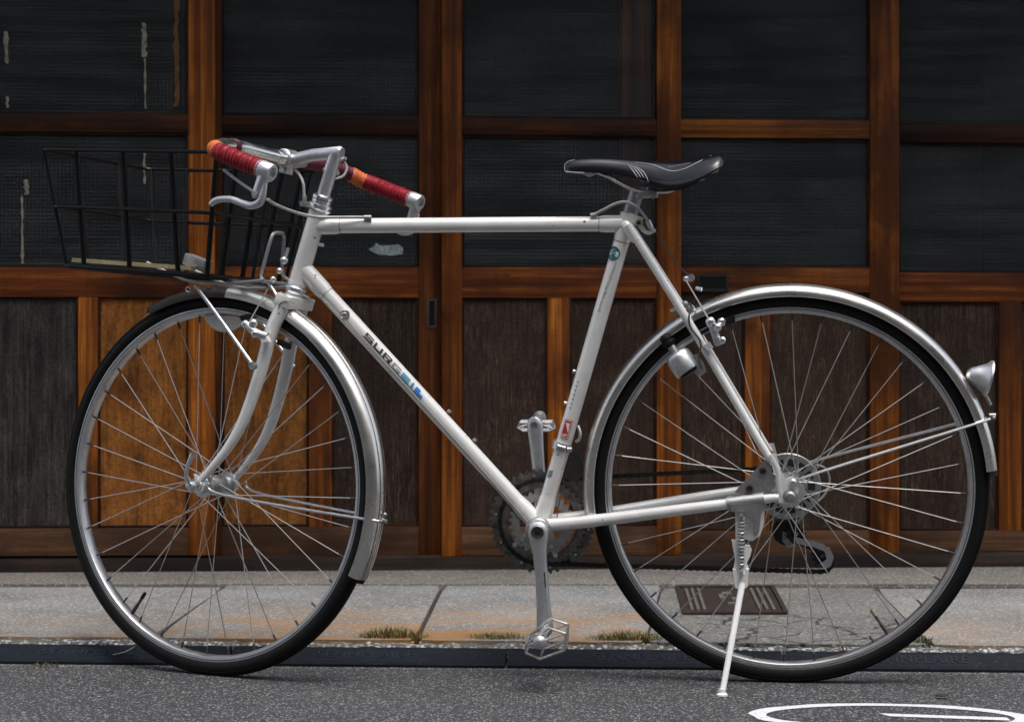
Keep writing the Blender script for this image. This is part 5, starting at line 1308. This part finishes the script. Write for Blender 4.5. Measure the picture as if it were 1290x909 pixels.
# --- cables
def cable(P, r, mt, par=frame, name='cable', n=6):
    bm = BMx(); tube(bm, smooth_path(P, n), r, 8); return part(name, bm, mt, par)
cable([SB(282, 214, QE-.01), SB(300, 228, QE), SB(320, 242, QE+.002)], .0027, 'cable', bar, 'brake_cable')
cable([SB(337, 251, QE-.002), SB(346, 257, .19), SB(365, 265, .13), B(388, 271.5, .045), B(408, 273.6, .024), B(440, 273.6, .016), B(466, 273.6, .012)], .0027, 'cable', bike, 'brake_cable')
bm = BMx(); cyl(bm, B(459, 274, .012), B(468, 274, .012), .0045, seg=10); cyl(bm, B(459, 277, .011), B(468, 277, .011), .0035, seg=8); part('cable_stop', bm, 'dull', frame)
bm = BMx(); cyl(bm, B(744, 271.5, .010), B(752, 270, .010), .0042, seg=10); part('cable_stop', bm, 'cable', frame)
cable([B(746, 271.5, .010), B(760, 264.5, .014), B(776, 256.5, .018), B(789, 254.5, .020), B(801, 260, .020), B(811, 271, .014), B(817, 280, .008)], .0027, 'cable', bike, 'brake_cable')
bm = BMx(); cyl(bm, B(816, 278, .006), B(820, 287, .004), .0048, seg=10); cyl(bm, B(820, 287, .004), B(825, 292, .003), .0036, seg=8); part('barrel_adjuster', bm, 'alloy', frame)
cable([B(823, 290, 0), B(836, 307, .003), B(851, 330, .008), B(868, 348, .016)], .0010, 'dark_cable', bike, 'inner_cable', 3)
cable([SB(370, 213, 0), SB(377, 220, .003), SB(382, 231, .006), SB(383, 243, .006), SB(383.5, 250, .006)], .0026, 'cable', bar, 'brake_cable')
cable([SB(419, 226, -.07), SB(432, 222, -.08), SB(437, 212, -.085), SB(434, 204, -.085)], .0022, 'cable', bar, 'brake_cable')
bm = BMx(); cyl(bm, SB(384, 246, .004), SB(383, 257, .004), .0042, seg=10); P = [S(x, y, .0) for x, y in ((379, 254), (388, 254), (394, 258), (394, 262), (380, 260))]; plate(bm, [FB(p) for p in P], QF, .010); part('hanger', bm, 'dull', frame)
cable([B(438, 404, .016), B(500, 473, .018), B(600, 583, .018), B(660, 652, .016), B(676, 674, .010)], .0010, 'cable', bike, 'gear_cable', 2)
cable([B(438, 406, -.004), B(500, 476, .004), B(600, 587.5, .006), B(656, 656, .008)], .0010, 'dark_cable', bike, 'gear_cable', 2)
cable([B(701, 664, .012), B(703, 640, .008), B(712, 600, -.006), B(726, 560, -.01)], .0009, 'dark_cable', bike, 'gear_cable', 2)

# --- front carrier and basket (steered with the fork)
rack = None
def rk(name, P, r=.0032, mt='chrome', n=5, seg=8, par=None):
    bm = BMx(); tube(bm, smooth_path([FB(p) for p in P], n), r, seg); return part(name, bm, mt, par or rack or bike)
QW = .060
r_f, r_b = S(248, 356, QW), S(326, 353.5, QW)
bm = BMx()
tube(bm, smooth_path([FB(p) for p in (r_f+Vector((.12, 0, 0)), r_f, r_b, S(329, 346, QW*.95), S(341, 302, .050), S(346, 294, .040), S(353, 293.5, .020))], 5), .0032, 8)
rack = part('front_carrier', bm, 'dull')
rk('carrier_rod', [r_f*1+Vector((.12, -2*QW, 0)), r_f+Vector((0, -2*QW, 0)), r_b+Vector((0, -2*QW, 0)), S(356, 346, -.045), S(358, 300, -.02), S(353, 293.5, .020)], .0032, 'dull')
for t in (0.0, .5, 1.0):
    a = r_f.lerp(r_b, t); rk('carrier_crossbar', [a, a+Vector((0, -2*QW, 0))], .003, 'dull', 1)
rk('carrier_loop', [S(356, 332, -.02), S(360, 322, -.02), S(363, 312, -.02)], .003, 'chrome')
bm = BMx(); ball(bm, SB(357.5, 328, -.01), .0075, 8); ball(bm, SB(352, 341, .0), .006, 8); ball(bm, SB(344, 352, .02), .006, 8); part('carrier_bolts', bm, 'chrome', rack)['kind'] = 'stuff'
rk('carrier_strut', [S(246, 359, .058), S(284, 411, .062), S(318, 459, .063)], .0034, 'alloy', 3)
rk('carrier_strut', [S(246, 359, .058)+Vector((0, -.116, 0)), S(284, 411, .062)+Vector((0, -.124, 0)), S(318, 459, .063)+Vector((0, -.126, 0))], .0034, 'alloy', 3)
rk('carrier_strut', [S(338, 356, .02), S(345, 366, .028), S(350, 375, .03)], .003, 'alloy', 2)
bm = BMx(); ball(bm, SB(316, 457, .064), .0055, 8); turn(bm, [(0, 0), (.0065, 0), (.0065, .010), (0, .010)], SB(321, 461, .058), QF, 10); part('strut_clamp', bm, 'dull', rack)
bm = BMx(); c_ = S(249, 331, .085); box(bm, -.024, .024, -.012, .012, -.0105, .0105, .003)
for v in bm.verts: v.co = FB(v.co+c_)
part('carrier_block', bm, 'dull', rack)
bm = BMx(); tube(bm, smooth_path([SB(231, 341, .09), SB(226, 337, .09), SB(229, 343, .09), SB(245, 343, .09)], 3), .0014, 6); tube(bm, smooth_path([SB(236, 361, .06), SB(240, 364, .06), SB(238, 368, .06), SB(234, 365, .06), SB(236, 361, .06)], 3), .0012, 6); part('wire_hook', bm, 'alloy', rack)
# basket corners: measured on the near side, mirrored to the far side
def ring_pts(front, back, hq): return front, back
TQ, BQ = .150, .124
tf, tb_ = S(51.5, 188.5, TQ), S(275, 191.5, TQ)
bf, bb_ = S(81, 334.5, BQ), S(262, 347, BQ)
MT = .49; MQ = TQ+(BQ-TQ)*MT; mf, mb = tf.lerp(bf, MT), tb_.lerp(bb_, MT)
def rring(name, f, b, hq, r, par, rc=.022):
    cs = [Vector((f.x, hq, f.z)), Vector((f.x, -hq, f.z)), Vector((b.x, -hq, b.z)), Vector((b.x, hq, b.z))]; P = []
    for i in range(4):
        p, c, n = cs[i-1], cs[i], cs[(i+1) % 4]
        a_ = c+(p-c).normalized()*rc; b2_ = c+(n-c).normalized()*rc
        for k in range(6):
            t = k/5; P.append((a_*(1-t)**2+c*2*t*(1-t)+b2_*t*t))
    bm = BMx(); tube(bm, [FB(p) for p in P], r, 8, closed=True); return part(name, bm, 'black_wire', par)
basket = rring('basket', tf, tb_, TQ, .0037, bike); basket['label'] = 'black wire basket over the front wheel'
rring('basket_wire', mf, mb, MQ+.003, .0036, basket); rring('basket_wire', bf, bb_, BQ, .0044, basket, .015)
def upright(t0, t1, face, r):
    if face in 'NF':
        s_ = 1 if face == 'N' else -1; a, b = tf.lerp(tb_, t0), bf.lerp(bb_, t1)
        P = [Vector((a.x, s_*(TQ-.004), a.z)), Vector((b.x, s_*(BQ-.004), b.z))]
    else:
        a, b = (tf, bf) if face == 'A' else (tb_, bb_); k = -.004 if face == 'A' else .004
        P = [Vector((a.x+k, TQ*(1-2*t0), a.z)), Vector((b.x+k, BQ*(1-2*t1), b.z))]
    bm = BMx(); tube(bm, [FB(p) for p in P], r, 8); part('basket_wire', bm, 'black_wire', basket)
for t0, t1 in ((.20, .133), (.47, .456), (.737, .79), (.985, .985)): upright(t0, t1, 'N', .0047)
for t0, t1 in ((.03, .03), (.25, .25), (.5, .5), (.74, .74), (.97, .97)): upright(t0, t1, 'F', .0034)
for t0, t1 in ((.015, .015), (.29, .25), (.70, .66)): upright(t0, t1, 'A', .0036)
for t0, t1 in ((.20, .18), (.42, .42), (.66, .64), (.86, .86)): upright(t0, t1, 'B', .0046)
# floor wires
for k in range(6):
    t = (k+1)/7; p = bf.lerp(bb_, t); bm = BMx(); tube(bm, [FB((p.x, BQ, p.z)), FB((p.x, -BQ, p.z))], .0022, 6); part('basket_wire', bm, 'black_wire', basket)
for k in range(3):
    q_ = BQ*(.5-.5*k); bm = BMx(); tube(bm, [FB((bf.x, q_, bf.z-.002)), FB((bb_.x, q_, bb_.z-.002))], .0024, 6); part('basket_wire', bm, 'black_wire', basket)
# a strip of wood lying in the basket
bm = BMx(); p0_, p1_b = S(93, 330.5, BQ-.022), S(243, 341, BQ-.022); c_ = (p0_+p1_b)/2
P = [p0_+Vector((0, .007, .0045)), p0_+Vector((0, -.007, .0045)), p1_b+Vector((0, -.007, .0045)), p1_b+Vector((0, .007, .0045))]
Wc = BM @ FB(c_)
bmx = BMx(); plate(bmx, [(BM @ FB(p))-Wc for p in P], (BM.to_3x3() @ AX), .0075); o = obj('wooden_strip', bmx, M['cream'], None, False); o.location = Wc
tag(o, 'pale cream wooden strip lying along the near side of the black basket floor', 'wooden strip')
